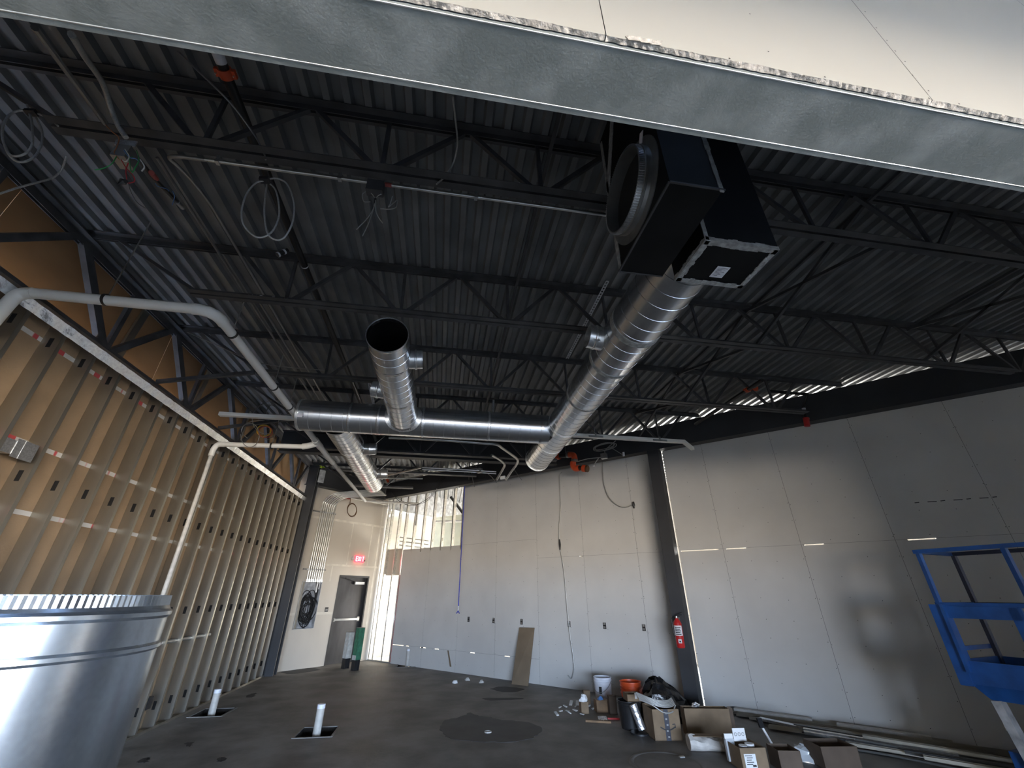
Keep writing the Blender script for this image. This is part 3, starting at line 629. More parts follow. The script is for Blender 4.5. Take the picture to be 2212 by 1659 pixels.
sl.bar((x0 + 0.008, y0 - 0.002, z0), (x0 + 0.008, y0 - 0.002, z0 + 0.5), 0.026, 0.006, (0, 1, 0))
build('sealant_bead', sl, 'mastic', b2)
lb = build('paper_label', MB().box(1.645, 1.735, 1.80, 1.90, z0 - 0.004, z0 - 0.001), 'paper', b2)
ll = MB()
for i in range(7): ll.box(1.655, 1.655 + random.uniform(0.03, 0.07), 1.812 + i * 0.011, 1.815 + i * 0.011, z0 - 0.0048, z0 - 0.004)
build('label_print', ll, 'ink', lb)

# ---- tall duct piece standing in the foreground
FC = Vector((1.55 * math.sin(R(-38.7)), 1.55 * math.cos(R(-38.7)), 0)); FR = 0.31
fd = thing('duct_offcut', 'shiny galvanised duct piece with crimped top edge standing close to the camera', 'duct', FC)
pr = [(0, FR), (0.85, FR), (0.86, FR + 0.005), (0.872, FR + 0.005), (0.882, FR), (1.578, FR), (1.583, FR + 0.006), (1.590, FR + 0.006), (1.595, FR), (1.645, FR), (1.651, FR + 0.006), (1.659, FR + 0.006), (1.665, FR), (1.672, FR - 0.004)]
build('shell', MB().lathe(FC, (0, 0, 1), pr + [(1.66, FR - 0.008), (0, FR - 0.008)], 96), 'galv_big', fd, 12)
ck = MB(); nk = 300
vs = []
for k in range(nk):
    a = 2 * math.pi * k / nk; rr = FR - (0.0040 if k % 2 else 0.0060)
    vs += [FC + Vector((rr * math.cos(a), rr * math.sin(a), 1.666)), FC + Vector(((rr - 0.001) * math.cos(a), (rr - 0.001) * math.sin(a), 1.694))]
ck.add(vs, [(2 * k, (2 * k + 2) % (2 * nk), (2 * k + 3) % (2 * nk), 2 * k + 1) for k in range(nk)]); build('crimped_edge', ck, 'galv_big', fd)

# ================================================================== PIPES
def pipe(name, label, cat, pts, r, m, n=14, group=None, fit=None): return tag(build(name, MB().tube(pts, r, n), m, None, 40), label, cat, group)
PZ = 4.0
pv = thing('drain_pipe', 'large white plastic drain pipe running under the joists to the exit wall', 'pipe', (-2.2, 7.5, 3.9))
PX = -2.22
A0 = Vector((-3.80, 3.41, PZ)); 
build('pipe_run', MB().tube([(-3.68, 3.41, PZ), (-2.36, 3.41, PZ - 0.01)], 0.046, 18), 'pvc', pv, 40)
build('pipe_elbow', MB().tube(spline([(-3.66, 3.41, PZ), (-3.74, 3.41, PZ - 0.02), (-3.77, 3.40, PZ - 0.10), (-3.775, 3.38, PZ - 0.35)], 5), 0.05, 18), 'pvc', pv, 40)
build('pipe_elbow', MB().tube([Vector(q_) for q_ in ((-2.40, 3.41, PZ - 0.01), (-2.345, 3.412, PZ - 0.01), (-2.28, 3.435, PZ - 0.01), (-2.235, 3.485, PZ - 0.012), (PX, 3.545, PZ - 0.013), (PX, 3.60, PZ - 0.014))], 0.052, 18), 'pvc', pv, 40)
build('pipe_run', MB().tube([(PX, 3.56, PZ - 0.012), (PX, 7.0, PZ - 0.04)], 0.044, 18), 'pvc', pv, 40)
build('pipe_tee', MB().tube([(PX, 6.9, PZ - 0.04), (PX, 7.25, PZ - 0.045)], 0.055, 16).tube([(PX, 7.05, PZ - 0.05), (PX - 0.12, 6.98, PZ - 0.12), (PX - 0.20, 7.0, PZ - 0.13)], 0.05, 14), 'pvc', pv, 40)
build('pipe_run', MB().tube([(PX, 7.25, PZ - 0.045), (PX, 8.2, PZ - 0.05)], 0.046, 16), 'pvc', pv, 40)
build('pipe_run', MB().tube([(PX, 8.2, PZ - 0.05), (-2.28, 12.45, PZ + 0.05)], 0.038, 14), 'pvc_dirty', pv, 40)
e1 = Vector((-2.28, 12.45, PZ + 0.05)); e2 = at_r(903, 1088, WR - 0.10); e3 = at_r(898, 1135, WR - 0.10)
build('pipe_run', MB().tube(spline([e1, e1.lerp(e2, 0.5), e2.lerp(e1, 0.06), e2 + Vector((0, 0, -0.03)), e3], 6), 0.030, 12), 'pvc_dirty', pv, 40)
build('branch_run', MB().tube([(PX - 0.18, 7.0, PZ - 0.13), (-3.62, 7.0, PZ - 0.16)], 0.038, 14), 'pvc', pv, 40)
build('pipe_elbow', MB().tube(spline([(-3.60, 7.0, PZ - 0.16), (-3.70, 7.0, PZ - 0.17), (-3.745, 7.0, PZ - 0.24), (-3.75, 7.0, PZ - 0.36)], 5), 0.042, 14), 'pvc', pv, 40)
build('down_pipe', MB().tube([(-3.75, 7.0, PZ - 0.34), (-3.75, 7.02, 0.6)], 0.029, 12), 'pvc_dirty', pv, 40)
cp = [((-3.10, 3.41, PZ), (1, 0, 0)), ((PX, 3.78, PZ - 0.015), (0, 1, 0)), ((PX, 4.95, PZ - 0.02), (0, 1, 0)), ((PX, 5.55, PZ - 0.03), (0, 1, 0)), ((-2.9, 7.0, PZ - 0.145), (1, 0, 0))]
for p, d in cp:
    h = build('clevis_ring', ring(p, d, 0.048, 0.022, 0.006, 20), 'pipe_black', pv, 40)
    build('hanger_rod', MB().tube([Vector(p) + Vector((0, 0, 0.05)), Vector((p[0], p[1], 4.98 if p[1] < 3.5 else 4.44))], 0.0055, 6), 'emt', h)
tr_ = thing('pipe_trough', 'white pipe in cut half troughs crossing the room behind the cross duct', 'pipe', (0.6, 6.55, 4.1)); TZ = 4.12
for xa, xb, nm in ((-3.5, -2.35, 'trough'), (-2.35, 1.4, 'trough'), (1.95, 3.95, 'trough')): build(nm, MB().bar((xa, 6.38, TZ), (xb, 6.38, TZ), 0.07, 0.055), 'pvc', tr_)
build('trough_end', MB().bar((3.95, 6.38, TZ), (4.10, 6.38, TZ), 0.065, 0.055).bar((4.09, 6.38, TZ), (4.42, 6.66, TZ - 0.02), 0.06, 0.055), 'pvc', tr_)
for xa in (-2.25, 2.45, 3.62): 
    h = build('trough_clip', MB().box(xa - 0.13, xa + 0.13, 6.335, 6.34, TZ - 0.03, TZ + 0.005).box(xa - 0.012, xa + 0.012, 6.33, 6.43, TZ - 0.01, TZ + 0.05), 'emt_dull', tr_)
    build('hanger_rod', MB().tube([(xa, 6.38, TZ + 0.03), (xa, 6.38, 4.98)], 0.005, 6), 'emt_dull', h)
# black sprinkler mains with orange couplings
def sprink(x, y0, y1, z, label, coups, r=0.055):
    t = thing('sprinkler_pipe', label, 'pipe', (x, (y0 + y1) / 2, z - r))
    build('pipe_run', MB().tube([(x, y0, z), (x, y1, z)], r, 18), 'pipe_black', t, 40)
    for y in coups:
        c = build('pipe_coupling', MB().lathe((x, y, z), (0, 1, 0), [(-0.028, r), (-0.028, r + 0.010), (-0.010, r + 0.014), (0.010, r + 0.014), (0.028, r + 0.010), (0.028, r)], 20), 'orange', t, 30)
        cb = MB()
        for s_ in (-1, 1): cb = MB().box(x + s_ * (r + 0.018) - 0.012, x + s_ * (r + 0.018) + 0.012, y - 0.024, y + 0.024, z - 0.014, z + 0.014); build('coupling_lug', cb, 'orange', c)
        bo = MB()
        for s_ in (-1, 1): bo.tube([(x + s_ * (r + 0.021), y, z - 0.03), (x + s_ * (r + 0.021), y, z + 0.03)], 0.004, 6)
        build('bolt', bo, 'emt', c)
    return t
sp1 = sprink(-1.63, 0.82, 9.2, 4.72, 'black sprinkler main with an orange coupling and paper label, left of centre', [1.73], 0.033)
build('pipe_label', MB().lathe((-1.63, 1.45, 4.72), (0, 1, 0), [(0, 0.0343), (0.22, 0.0343)], 18), 'paper', sp1, 40)
build('pipe_band', ring((-1.63, 3.52, 4.72), (0, 1, 0), 0.034, 0.012, 0.002, 18), 'paper', sp1)
build('sprinkler_outlet', MB().tube([(-1.70, 3.25, 4.66), (-1.76, 3.22, 4.56)], 0.022, 10), 'black_plastic', sp1, 40)
build('outlet_tape', MB().tube([(-1.715, 3.243, 4.635), (-1.725, 3.239, 4.62)], 0.025, 10).tube([(-1.75, 3.225, 4.575), (-1.758, 3.221, 4.562)], 0.025, 10), 'paper', sp1, 40)
sprink(4.75, 5.0, 6.9, 4.70, 'thin black sprinkler branch near the right beam with an orange joint', [5.35], 0.03)
# offset of red sprinkler fittings hanging in front of the beam
so_ = thing('sprinkler_offset', 'red grooved sprinkler elbows hanging in front of the beam near the open duct end', 'pipe', at_r(1236, 990, BR - 0.3))
RZ = lambda x, y: at_r(x, y, BR - 0.25)
build('black_nipple', MB().tube([RZ(1195, 985), RZ(1228, 984)], 0.055, 14), 'pipe_black', so_, 40)
build('union_ring', MB().tube([RZ(1202, 986), RZ(1209, 985.5)], 0.075, 16), 'orange', so_, 40)
build('pipe_elbow', MB().tube(spline([RZ(1228, 982), RZ(1238, 983), RZ(1241, 990), RZ(1241, 995)], 4), 0.068, 14), 'orange', so_, 40)
build('union_ring', MB().tube([RZ(1225, 982), RZ(1229, 982)], 0.078, 16).tube([RZ(1241, 993), RZ(1241, 996)], 0.076, 16), 'emt_dull', so_, 40)
build('pipe_elbow', MB().tube(spline([RZ(1238, 998), RZ(1238, 1006), RZ(1243, 1012), RZ(1251, 1011)], 4), 0.068, 14), 'orange', so_, 40)
build('black_nipple', MB().tube([RZ(1250, 1011), RZ(1263, 1012)], 0.050, 14), 'pipe_black', so_, 40)
build('union_ring', MB().tube([RZ(1259, 1011.5), RZ(1266, 1012.5)], 0.08, 14), 'orange', so_, 40)
build('end_coupling', MB().tube([RZ(1266, 1012.5), RZ(1270, 1013)], 0.075, 14), 'brown_glass', so_, 40)
build('hanger_rod', MB().tube([RZ(1222, 984), RZ(1222, 984) + Vector((0, 0, 0.75))], 0.006, 6), 'emt', so_)
sq = thing('sprinkler_drop', 'dark red sprinkler drop hanging at the beam far right of the column', 'pipe', at_r(1743, 915, BR - 0.05))
build('drop_pipe', MB().tube([at_r(1735, 878, BR - 0.05), at_r(1741, 905, BR - 0.05)], 0.028, 10), 'pipe_black', sq, 40)
build('drop_band', MB().tube([at_r(1736, 882, BR - 0.05), at_r(1738, 890, BR - 0.05)], 0.031, 10), 'paper', sq, 40)
build('drop_head', MB().tube([at_r(1741, 903, BR - 0.05), at_r(1744, 921, BR - 0.05)], [0.05, 0.045], 12).tube([at_r(1737, 909, BR - 0.06), at_r(1749, 907, BR - 0.06)], 0.02, 8), 'red', sq, 40)
build('branch_arm', MB().tube([at_r(1660, 845, BR - 0.4), at_r(1745, 852, BR - 0.05), at_r(1736, 880, BR - 0.05)], 0.028, 10), 'pipe_black', sq, 40)
build('branch_coupling', MB().tube([at_r(1612, 840, BR - 0.6), at_r(1634, 838, BR - 0.5)], 0.06, 12), 'orange', sq, 40)

# ================================================================== CONDUITS, CABLES
emt = thing('conduit', 'bright metal conduit along the nearest joist with a bend back towards the far wall', 'conduit', (-0.4, 2.1, 4.3))
EZ = 4.335
build('conduit_run', MB().tube([(-1.80, 2.10, EZ), (1.16, 2.10, EZ)], 0.0135, 10), 'emt', emt, 40)
bend = spline([(-1.78, 2.10, EZ), (-1.96, 2.105, EZ), (-2.05, 2.14, EZ + 0.02), (-2.055, 2.24, EZ + 0.06), (-2.07, 2.42, EZ + 0.13), (-2.10, 2.68, EZ + 0.21), (-2.14, 2.95, EZ + 0.27)], 6)
build('conduit_bend', MB().tube(bend + [Vector((-2.14, 8.8, 4.61))], 0.0135, 10), 'emt_dull', emt, 40)
for x in (-1.72, -0.92, 0.05): build('conduit_clip', MB().box(x - 0.012, x + 0.012, 2.085, 2.118, EZ - 0.018, EZ + 0.045), 'galv', emt)
build('red_tag', MB().tube([(-0.62, 2.10, EZ), (-0.56, 2.10, EZ)], 0.0155, 10), 'redtag', emt)
for x, z, lb, y0 in ((-2.33, 4.60, 'leftmost of the three under the deck', 2.35), (-2.235, 4.605, 'middle one of the three under the deck', 4.0)):
    pipe('conduit', 'thin grey conduit running along the left side, ' + lb, 'conduit', [(x, y0, z), (x, 8.8, z)], 0.0125, 'emt_dull', 8, 'long conduits under the deck')
jb = thing('junction_box', 'open metal junction box with loose coloured wires on the nearest joist', 'junction box', (-2.52, 2.02, 4.38))
J = lambda x, y, d=2.0: at_y(x, y, d)
q = [J(247, 308), J(291, 317), J(293, 311), J(270, 303)]
build('cover_plate', MB().prism([J(247, 312, 2.0), J(290, 316, 2.0), J(297, 305, 2.0), J(250, 300, 2.0)], (0, 0.006, 0)), 'galv', jb)
build('box_body', MB().box(J(250, 320).x, J(285, 320).x, 1.99, 2.09, J(265, 340).z, J(265, 315).z), 'emt_dull', jb)
def wire(nm, px, d, r, m, par): return build(nm, MB().tube(spline([at_y(x, y, d + 0.01 * i) for i, (x, y) in enumerate(px)], 5), r, 6), m, par, 60)
wire('green_wire', [(252, 338), (240, 355), (222, 364), (205, 367)], 1.96, 0.003, 'green_wire', jb)
wire('green_wire', [(295, 325), (300, 345), (292, 362), (284, 372), (280, 345), (286, 338)], 1.96, 0.003, 'green_wire', jb)
wire('red_wire', [(262, 345), (272, 362), (288, 380), (290, 392), (276, 396)], 1.95, 0.003, 'red_wire', jb)
wire('red_wire', [(277, 352), (272, 368), (274, 388)], 1.95, 0.003, 'red_wire', jb)
wire('blue_wire', [(268, 325), (280, 340), (293, 343), (302, 350)], 1.96, 0.003, 'blue_wire', jb)
wire('white_wire', [(270, 322), (279, 338), (272, 349), (262, 344)], 1.95, 0.003, 'white_wire', jb)
wire('copper_wire', [(228, 270), (243, 285), (257, 298), (252, 318), (247, 330), (258, 345)], 1.95, 0.003, 'copper', jb)
wire('white_wire', [(303, 344), (312, 360), (306, 370)], 1.96, 0.004, 'white_wire', jb)
build('tape_end', MB().tube([at_y(254, 399, 1.95), at_y(266, 392, 1.95), at_y(276, 390, 1.95)], [0.004, 0.02, 0.006], 8), 'black_plastic', jb)
wire('thin_lead', [(277, 395), (283, 415), (297, 438), (315, 450)], 1.96, 0.0015, 'ink', jb)
FX = thing('flex_whip', 'armoured flexible cable dropping from the header to the junction box', 'cable', at_y(230, 180, 1.9))
build('armour', MB().tube(spline([at_y(155, 75, 1.25), at_y(185, 125, 1.5), at_y(222, 180, 1.75), at_y(238, 230, 1.9), at_y(255, 270, 1.97), at_y(272, 297, 2.0)], 6), 0.016, 8), 'cable', FX, 50)
pipe('conduit', 'dull straight conduit coming over the header to the frayed copper wire', 'conduit', [at_y(75, 60, 1.2), at_y(228, 268, 1.98)], 0.014, 'emt_dull', 8)
lk = thing('conduit_stub', 'conduit stub with a red band leading from the junction box', 'conduit', at_y(340, 380, 2.2))
build('stub_tube', MB().tube([at_y(300, 345, 2.1), at_y(330, 383, 2.3), at_y(385, 438, 2.7)], 0.015, 8), 'pipe_black', lk, 40)
build('red_band', MB().tube([at_y(327, 373, 2.22), at_y(337, 386, 2.33)], 0.0175, 10), 'redtag', lk, 40)
build('connector', MB().tube([at_y(383, 437, 2.68), at_y(395, 449, 2.78)], 0.017, 8), 'galv', lk, 40)
wire('blue_lead', [(365, 413), (360, 408), (340, 402), (335, 392)], 2.4, 0.0025, 'blue_wire', lk)
wire('blue_lead', [(373, 413), (377, 425), (372, 443)], 2.4, 0.0025, 'blue_wire', lk)
# hanging cable coils
def coil(label, cx, loops, y, r=0.006, m='cable', tie=None):
    t = thing('cable_coil', label, 'cable', at_y(*cx, y))
    for lp in loops: build('loop', MB().tube(spline([at_y(a, b, y + 0.004 * i) for i, (a, b) in enumerate(lp)], 6), r, 8), m, t, 60)
    if tie: build('cable_tie', MB().obox(at_y(*tie, y), (0.028, 0, 0.004), (0, 0.02, 0), (0, 0, 0.012)), 'black_plastic', t)
    return t
coil('grey armoured cable coil hanging at the far left of the nearest joist', (50, 350), [
    [(125, 272), (110, 258), (85, 247), (55, 238), (25, 245), (8, 268), (5, 295), (14, 325), (30, 345), (50, 350), (75, 338), (90, 310), (90, 280), (78, 255)],
    [(58, 226), (62, 240), (68, 260), (70, 285), (70, 310), (60, 328), (40, 337), (22, 334), (10, 312)]], 2.02, 0.0065, 'cable', (68, 243))
coil('pair of grey cable loops hanging under the bright conduit', (575, 517), [
    [(572, 390), (552, 396), (532, 420), (522, 455), (526, 485), (545, 507), (565, 513), (588, 500), (602, 470), (602, 440), (595, 410), (578, 392)],
    [(577, 387), (600, 386), (622, 400), (635, 440), (632, 480), (615, 512), (595, 518), (577, 502), (571, 460), (573, 425), (577, 395)]], 2.05, 0.0055, 'cable', (572, 389))
coil('flat cable loops lying on the nearest joist left of the plenum', (820, 395), [
    [(768, 368), (775, 365), (800, 365), (830, 370), (858, 384)], [(804, 366), (808, 358), (825, 356), (855, 364), (880, 378), (882, 385), (874, 388)]], 2.1, 0.006, 'cable')
pipe('cable_tail', 'loose grey cable tail at the far left below the deck', 'cable', spline([at_x(-5, 420, -3.4), at_x(40, 405, -3.35), at_x(85, 393, -3.3), at_x(112, 385, -3.28), at_x(132, 368, -3.25), at_x(144, 338, -3.2)], 6), 0.0075, 'cable', 8)
pipe('cable_whip', 'grey cable hanging down from the header towards the nearest joist', 'cable', spline([at_y(978, 210, 1.35), at_y(984, 260, 1.6), at_y(988, 310, 1.85), at_y(980, 350, 1.98), at_y(962, 380, 2.02), at_y(943, 398, 2.03)], 6), 0.006, 'cable', 8)
pipe('cable_whip', 'dark cable slanting from the header past the orange coupling', 'cable', spline([at_y(385, 112, 1.45), at_y(440, 165, 1.7), at_y(500, 225, 1.85), at_y(545, 285, 1.98), at_y(568, 325, 2.02), at_y(574, 345, 2.03)], 6), 0.006, 'emt_dull', 8)
wb = thing('wire_splice', 'spliced bundle of grey wires hanging below the bright conduit', 'wire', at_y(810, 460, 2.1))
build('splice_box', MB().box(at_y(792, 400, 2.06).x, at_y(829, 400, 2.06).x, 2.05, 2.11, at_y(810, 412, 2.06).z, at_y(810, 390, 2.06).z), 'joist_black', wb)
for px in ([(797, 412), (806, 422), (811, 432), (808, 448), (795, 470), (770, 496)], [(826, 418), (815, 424), (811, 432), (806, 455), (795, 485), (783, 510)], [(811, 432), (812, 455), (818, 470), (827, 482)], [(793, 412), (783, 420), (786, 435), (800, 436)], [(848, 424), (843, 440), (840, 447), (858, 432)], [(860, 432), (855, 448), (840, 452), (822, 451)]):
    wire('wire_lead', px, 2.08, 0.0035, 'cable', wb)
build('tape_wrap', MB().tube([at_y(811, 428, 2.09), at_y(809, 441, 2.11)], 0.008, 8), 'black_plastic', wb)
yc = thing('cable_coil', 'yellow cable coil hanging beside the left girder', 'cable', at_x(570, 930, -3.3))
yl = [at_x(570 + 15 * math.cos(a), 930 + 12 * math.sin(a), -3.3) for a in [2 * math.pi * k / 24 for k in range(25)]]
build('loop', MB().tube(yl, 0.011, 8), 'yellow', yc, 60); build('loop', MB().tube([p + Vector((0.02, 0.03, -0.015)) for p in yl], 0.009, 8), 'orange', yc, 60)
gx = thing('cable_tangle', 'tangle of thin grey cable loops by the open end of the cross duct', 'cable', at_x(590, 890, -3.2))
for k, (cx_, cy_, a_, b_) in enumerate(((598, 890, 22, 18), (575, 905, 30, 32), (560, 930, 38, 22), (610, 880, 50, 16), (540, 940, 20, 26))):
    build('loop', MB().tube(spline([at_x(cx_ + a_ * math.cos(t_), cy_ + b_ * math.sin(t_), -3.2 + 0.02 * k) for t_ in [0.3 + k + 5.2 * i / 11 for i in range(12)]], 3), 0.0055, 6), 'emt_dull', gx, 60)
pipe('cable_run', 'thin cable sagging along the third joist at the left', 'cable', spline([at_y(405, 718, 5.33), at_y(460, 742, 5.33), at_y(540, 778, 5.33), at_y(600, 791, 5.33), at_y(700, 800, 5.33)], 5), 0.006, 'emt_dull', 6)
# slotted steel strip hanging from the deck
for (pa, pb, lb, dz) in (((1312, 608), (1225, 775), 'hanging slotted steel strip with square holes near the main duct', 4.86), ((798, 828), (808, 880), 'short slotted steel strip left of the branch duct', 4.5)):
    a = at_z(*pa, dz); b = at_z(*pb, dz); t = thing('slotted_strut', lb, 'strut', (a + b) / 2); m = MB(); d = (b - a).normalized(); sd = d.cross(Vector((0, 0, 1))); L = (b - a).length
    for s_ in (-1, 1): m.bar(a + sd * s_ * 0.016, b + sd * s_ * 0.016, 0.010, 0.004)
    k = 0
    while k * 0.05 < L: m.bar(a + d * k * 0.05 - sd * 0.016, a + d * k * 0.05 + sd * 0.016, 0.018, 0.004); k += 1
    build('strip', m, 'paper', t)
# spray-painted lime mark on the beam end by the corner
lm = MB(); 
for i, (x, y) in enumerate(((693, 998), (699, 996), (692, 1004), (700, 1002), (694, 1009), (700, 1008))): lm.obox(at_d(x, y, 11.2), NRV * 0.03, NDV * 0.004, (0, 0, 0.028))
tag(build('marker_flag', lm, 'lime'), 'bright lime green paint marks near the corner column', 'marking')
# bridge-side cables, hooks and whips at the right wall
cw = thing('hanging_cable', 'long grey cable whip hanging down the grey wall left of the column', 'cable', at_r(1232, 1462, WR - 0.04))
build('cable_strand', MB().tube(spline([at_r(x, y, WR - 0.03) for x, y in ((1214, 1019), (1209, 1027), (1210, 1060), (1211, 1100), (1208, 1140), (1208, 1170), (1212, 1195), (1219, 1240), (1225, 1310), (1231, 1370), (1237, 1410), (1240, 1440), (1237, 1459), (1233, 1465), (1227, 1459))], 6), 0.011, 8), 'cable', cw, 60)
build('splice_tape', MB().tube([at_r(1208.5, 1165, WR - 0.035), at_r(1209.5, 1176, WR - 0.035), at_r(1210, 1188, WR - 0.035)], [0.015, 0.026, 0.014], 8), 'black_plastic', cw, 60)
cx = thing('hanging_cable', 'curved grey cable from the box at the beam to a black plug on the wall', 'cable', at_r(1340, 1095, WR - 0.04))
build('cable_strand', MB().tube(spline([at_r(x, y, WR - 0.05) for x, y in ((1303, 990), (1302, 1015), (1305, 1045), (1313, 1070), (1325, 1085), (1340, 1094), (1355, 1095), (1367, 1089))], 6), 0.011, 8), 'cable', cx, 60)
build('plug', MB().tube([at_r(1368, 1084, WR - 0.05), at_r(1369, 1092, WR - 0.05), at_r(1370, 1098, WR - 0.05)], [0.02, 0.03, 0.012], 8), 'black_plastic', cx, 60)
bx = thing('cable_box', 'metal box with coiled grey cable on the beam left of the column', 'junction box', at_r(1306, 988, BR - 0.06))
build('box_body', MB().rbox(BR - 0.10, BR - 0.01, *sorted((nrnd(at_r(1299, 985, BR - 0.05))[1], nrnd(at_r(1311, 985, BR - 0.05))[1])), at_r(1305, 991, BR - 0.05).z, at_r(1305, 980, BR - 0.05).z), 'galv', bx)
for k, (ca, cb) in enumerate(((23, 6), (20, 8), (25, 7))): build('loop', MB().tube([at_r(1305 + ca * math.cos(t_) + k, 964 - 0.2 * ca * math.cos(t_) + cb * math.sin(t_) + k, BR - 0.10) for t_ in [2 * math.pi * i / 26 for i in range(27)]], 0.010, 6), 'cable', bx, 60)
for px in ([(1307, 980), (1308, 972), (1330, 952)], [(1320, 967), (1330, 973), (1346, 983)], [(1298, 988), (1270, 991), (1247, 997)], [(1293, 990), (1287, 998), (1283, 1006)]):
    build('cable_lead', MB().tube(spline([at_r(x, y, BR - 0.06) for x, y in px], 5), 0.010, 6), 'cable', bx, 60)
build('white_clip', MB().obox(at_r(1347, 981, BR - 0.06), NDV * 0.02, NRV * 0.01, (0, 0, 0.045)).obox(at_r(1283, 1007, BR - 0.06), NDV * 0.022, NRV * 0.012, (0, 0, 0.022)), 'white', bx)
bt = thing('bent_conduits', 'pair of bent shiny conduits turning down at the beam beside the open duct', 'conduit', at_z(1090, 1030, 4.05))
build('conduit_run', MB().tube(spline([at_z(x, y, z) for x, y, z in ((840, 945, 4.25), (950, 950, 4.25), (1040, 957, 4.25), (1072, 960, 4.25), (1085, 968, 4.25), (1105, 982, 4.25), (1118, 993, 4.23), (1116, 1003, 4.2), (1105, 1018, 4.12), (1093, 1036, 4.02))], 5), 0.026, 10), 'emt', bt, 50)
build('conduit_run', MB().tube(spline([at_z(x, y, z) for x, y, z in ((1062, 983, 4.25), (1078, 992, 4.25), (1090, 1003, 4.22), (1087, 1012, 4.18), (1080, 1024, 4.11), (1073, 1036, 4.03))], 5), 0.026, 10), 'emt', bt, 50)
build('conduit_mouth', MB().obox(at_z(1086, 1032, 4.06), NDV * 0.06, NRV * 0.02, (0, 0, 0.035)), 'white', bt)
cr_ = thing('conduit_rack', 'straight conduits with a small box ending left of the bent pair', 'conduit', at_z(960, 1012, 4.28))
for y0, y1 in ((1010, 1019), (1014, 1023)): build('conduit_run', MB().tube([at_z(912, y0, 4.3), at_z(1030, y1 - 3, 4.3), at_z(1072, y1, 4.28)], 0.017, 8), 'emt', cr_, 40)
build('box_body', MB().obox(at_z(1036, 1017, 4.3), NDV * 0.06, NRV * 0.04, (0, 0, 0.05)), 'galv', cr_)
build('slant_conduit', MB().tube([at_z(818, 1032, 4.3), at_z(910, 1010, 4.3)], 0.02, 8), 'emt', cr_, 40)
build('lower_conduit', MB().tube([at_z(820, 1033, 4.25), at_z(913, 1034, 4.25)], 0.018, 8), 'emt', cr_, 40)
for px in ([(1000, 1000), (1015, 1010), (1030, 1012)], [(1018, 1020), (1022, 1040), (1025, 1052)], [(1013, 1022), (1013, 1036)], [(1052, 1022), (1062, 1030), (1073, 1043)], [(1110, 1013), (1118, 1025), (1127, 1037)], [(995, 995), (1012, 998), (1030, 1008)]):
    build('cable_lead', MB().tube(spline([at_r(x, y, BR - 0.15) for x, y in px], 4), 0.009, 6), 'emt_dull', cr_, 60)
rp = thing('blue_hose', 'thin blue hose with a hook hanging from the roof in front of the gypsum edge', 'hose', at_r(990, 1327, WR - 0.35))
q1 = at_r(990, 1312, WR - 0.35); q0 = Vector((q1.x, q1.y, 0)); 
top = at_r(1009, 955, WR - 0.35)
build('hose_line', MB().tube([q1, top], 0.011, 8), 'blue_rope', rp, 40)
build('hose_end', MB().tube([q1 + Vector((0, 0, 0.03)), q1 + Vector((0, 0, -0.07))], 0.016, 8), 'paper', rp, 40)
build('hook', MB().tube(spline([q1 + Vector((0, 0, -0.07)), q1 + NDV * 0.02 + Vector((0, 0, -0.10)), q1 + NDV * 0.05 + Vector((0, 0, -0.13))], 4), 0.010, 6).tube(spline([q1 + Vector((0, 0, -0.07)), q1 - NDV * 0.02 + Vector((0, 0, -0.10)), q1 - NDV * 0.05 + Vector((0, 0, -0.13))], 4), 0.010, 6), 'blue_rope', rp, 60)

for lb, px, r_ in (('left one drooping in front of the bare studs', [(845, 1062), (862, 1082), (885, 1092), (905, 1088), (930, 1072), (955, 1040), (962, 1030)], 0.007), ('right one drooping in front of the bare studs', [(850, 1070), (875, 1085), (900, 1090), (925, 1080), (945, 1055), (958, 1030)], 0.006)):
    pipe('loose_cable', 'thin black cable, ' + lb, 'cable', spline([at_r(x, y, BR - 0.04) for x, y in px], 5), r_, 'black_plastic', 6)
for lb, p_, q_ in (('left length', (853, 1047), (912, 1035)), ('right length', (925, 1031), (960, 1021))):
    pipe('pipe_length', 'pale plastic pipe lying on the beam above the studs, ' + lb, 'pipe', [PP(BR + 0.06, nrnd(at_r(*p_, BR + 0.06))[1], 4.934), PP(BR + 0.06, nrnd(at_r(*q_, BR + 0.06))[1], 4.934)], 0.032, 'pvc', 12)
rh = thing('fire_sprinkler', 'small red sprinkler head near the far corner of the two beams', 'sprinkler', at_d(838, 1042, 11.0))
build('head_body', MB().tube([at_d(836, 1034, 11.0), at_d(839, 1042, 11.0)], [0.05, 0.035], 10), 'orange', rh, 40); build('head_frame', MB().tube([at_d(839, 1041, 11.0), at_d(838, 1047, 11.0)], 0.018, 8), 'galv', rh, 40)
# ================================================================== EXIT WALL
do = thing('exit_door', 'dark steel exit door with push bar and closer', 'door', PP(8.1, WD + 0.06, 0)); do['kind'] = 'structure'; del do['category']; do.name = 'door_1'; WL['door_1'] = Vector(do.location)
build('door_leaf', MB().rbox(7.64, 8.59, WD + 0.10, WD + 0.145, 0.0, 2.13), 'door_steel', do)
fr_ = MB().rbox(7.60, 7.64, WD - 0.005, WD + 0.16, 0, 2.17).rbox(8.58, 8.62, WD - 0.005, WD + 0.16, 0, 2.17).rbox(7.60, 8.62, WD - 0.005, WD + 0.16, 2.12, 2.17)
build('door_frame', fr_, 'frame_dark', do)
pb = build('push_bar', MB().rbox(7.68, 8.50, WD + 0.03, WD + 0.07, 1.02, 1.07), 'emt', do)
build('bar_mount', MB().rbox(7.68, 7.74, WD + 0.06, WD + 0.10, 1.0, 1.09).rbox(8.44, 8.52, WD + 0.05, WD + 0.10, 0.99, 1.10), 'emt_dull', pb)
cl = build('door_closer', MB().rbox(8.20, 8.52, WD + 0.05, WD + 0.10, 1.94, 2.01), 'white', do)
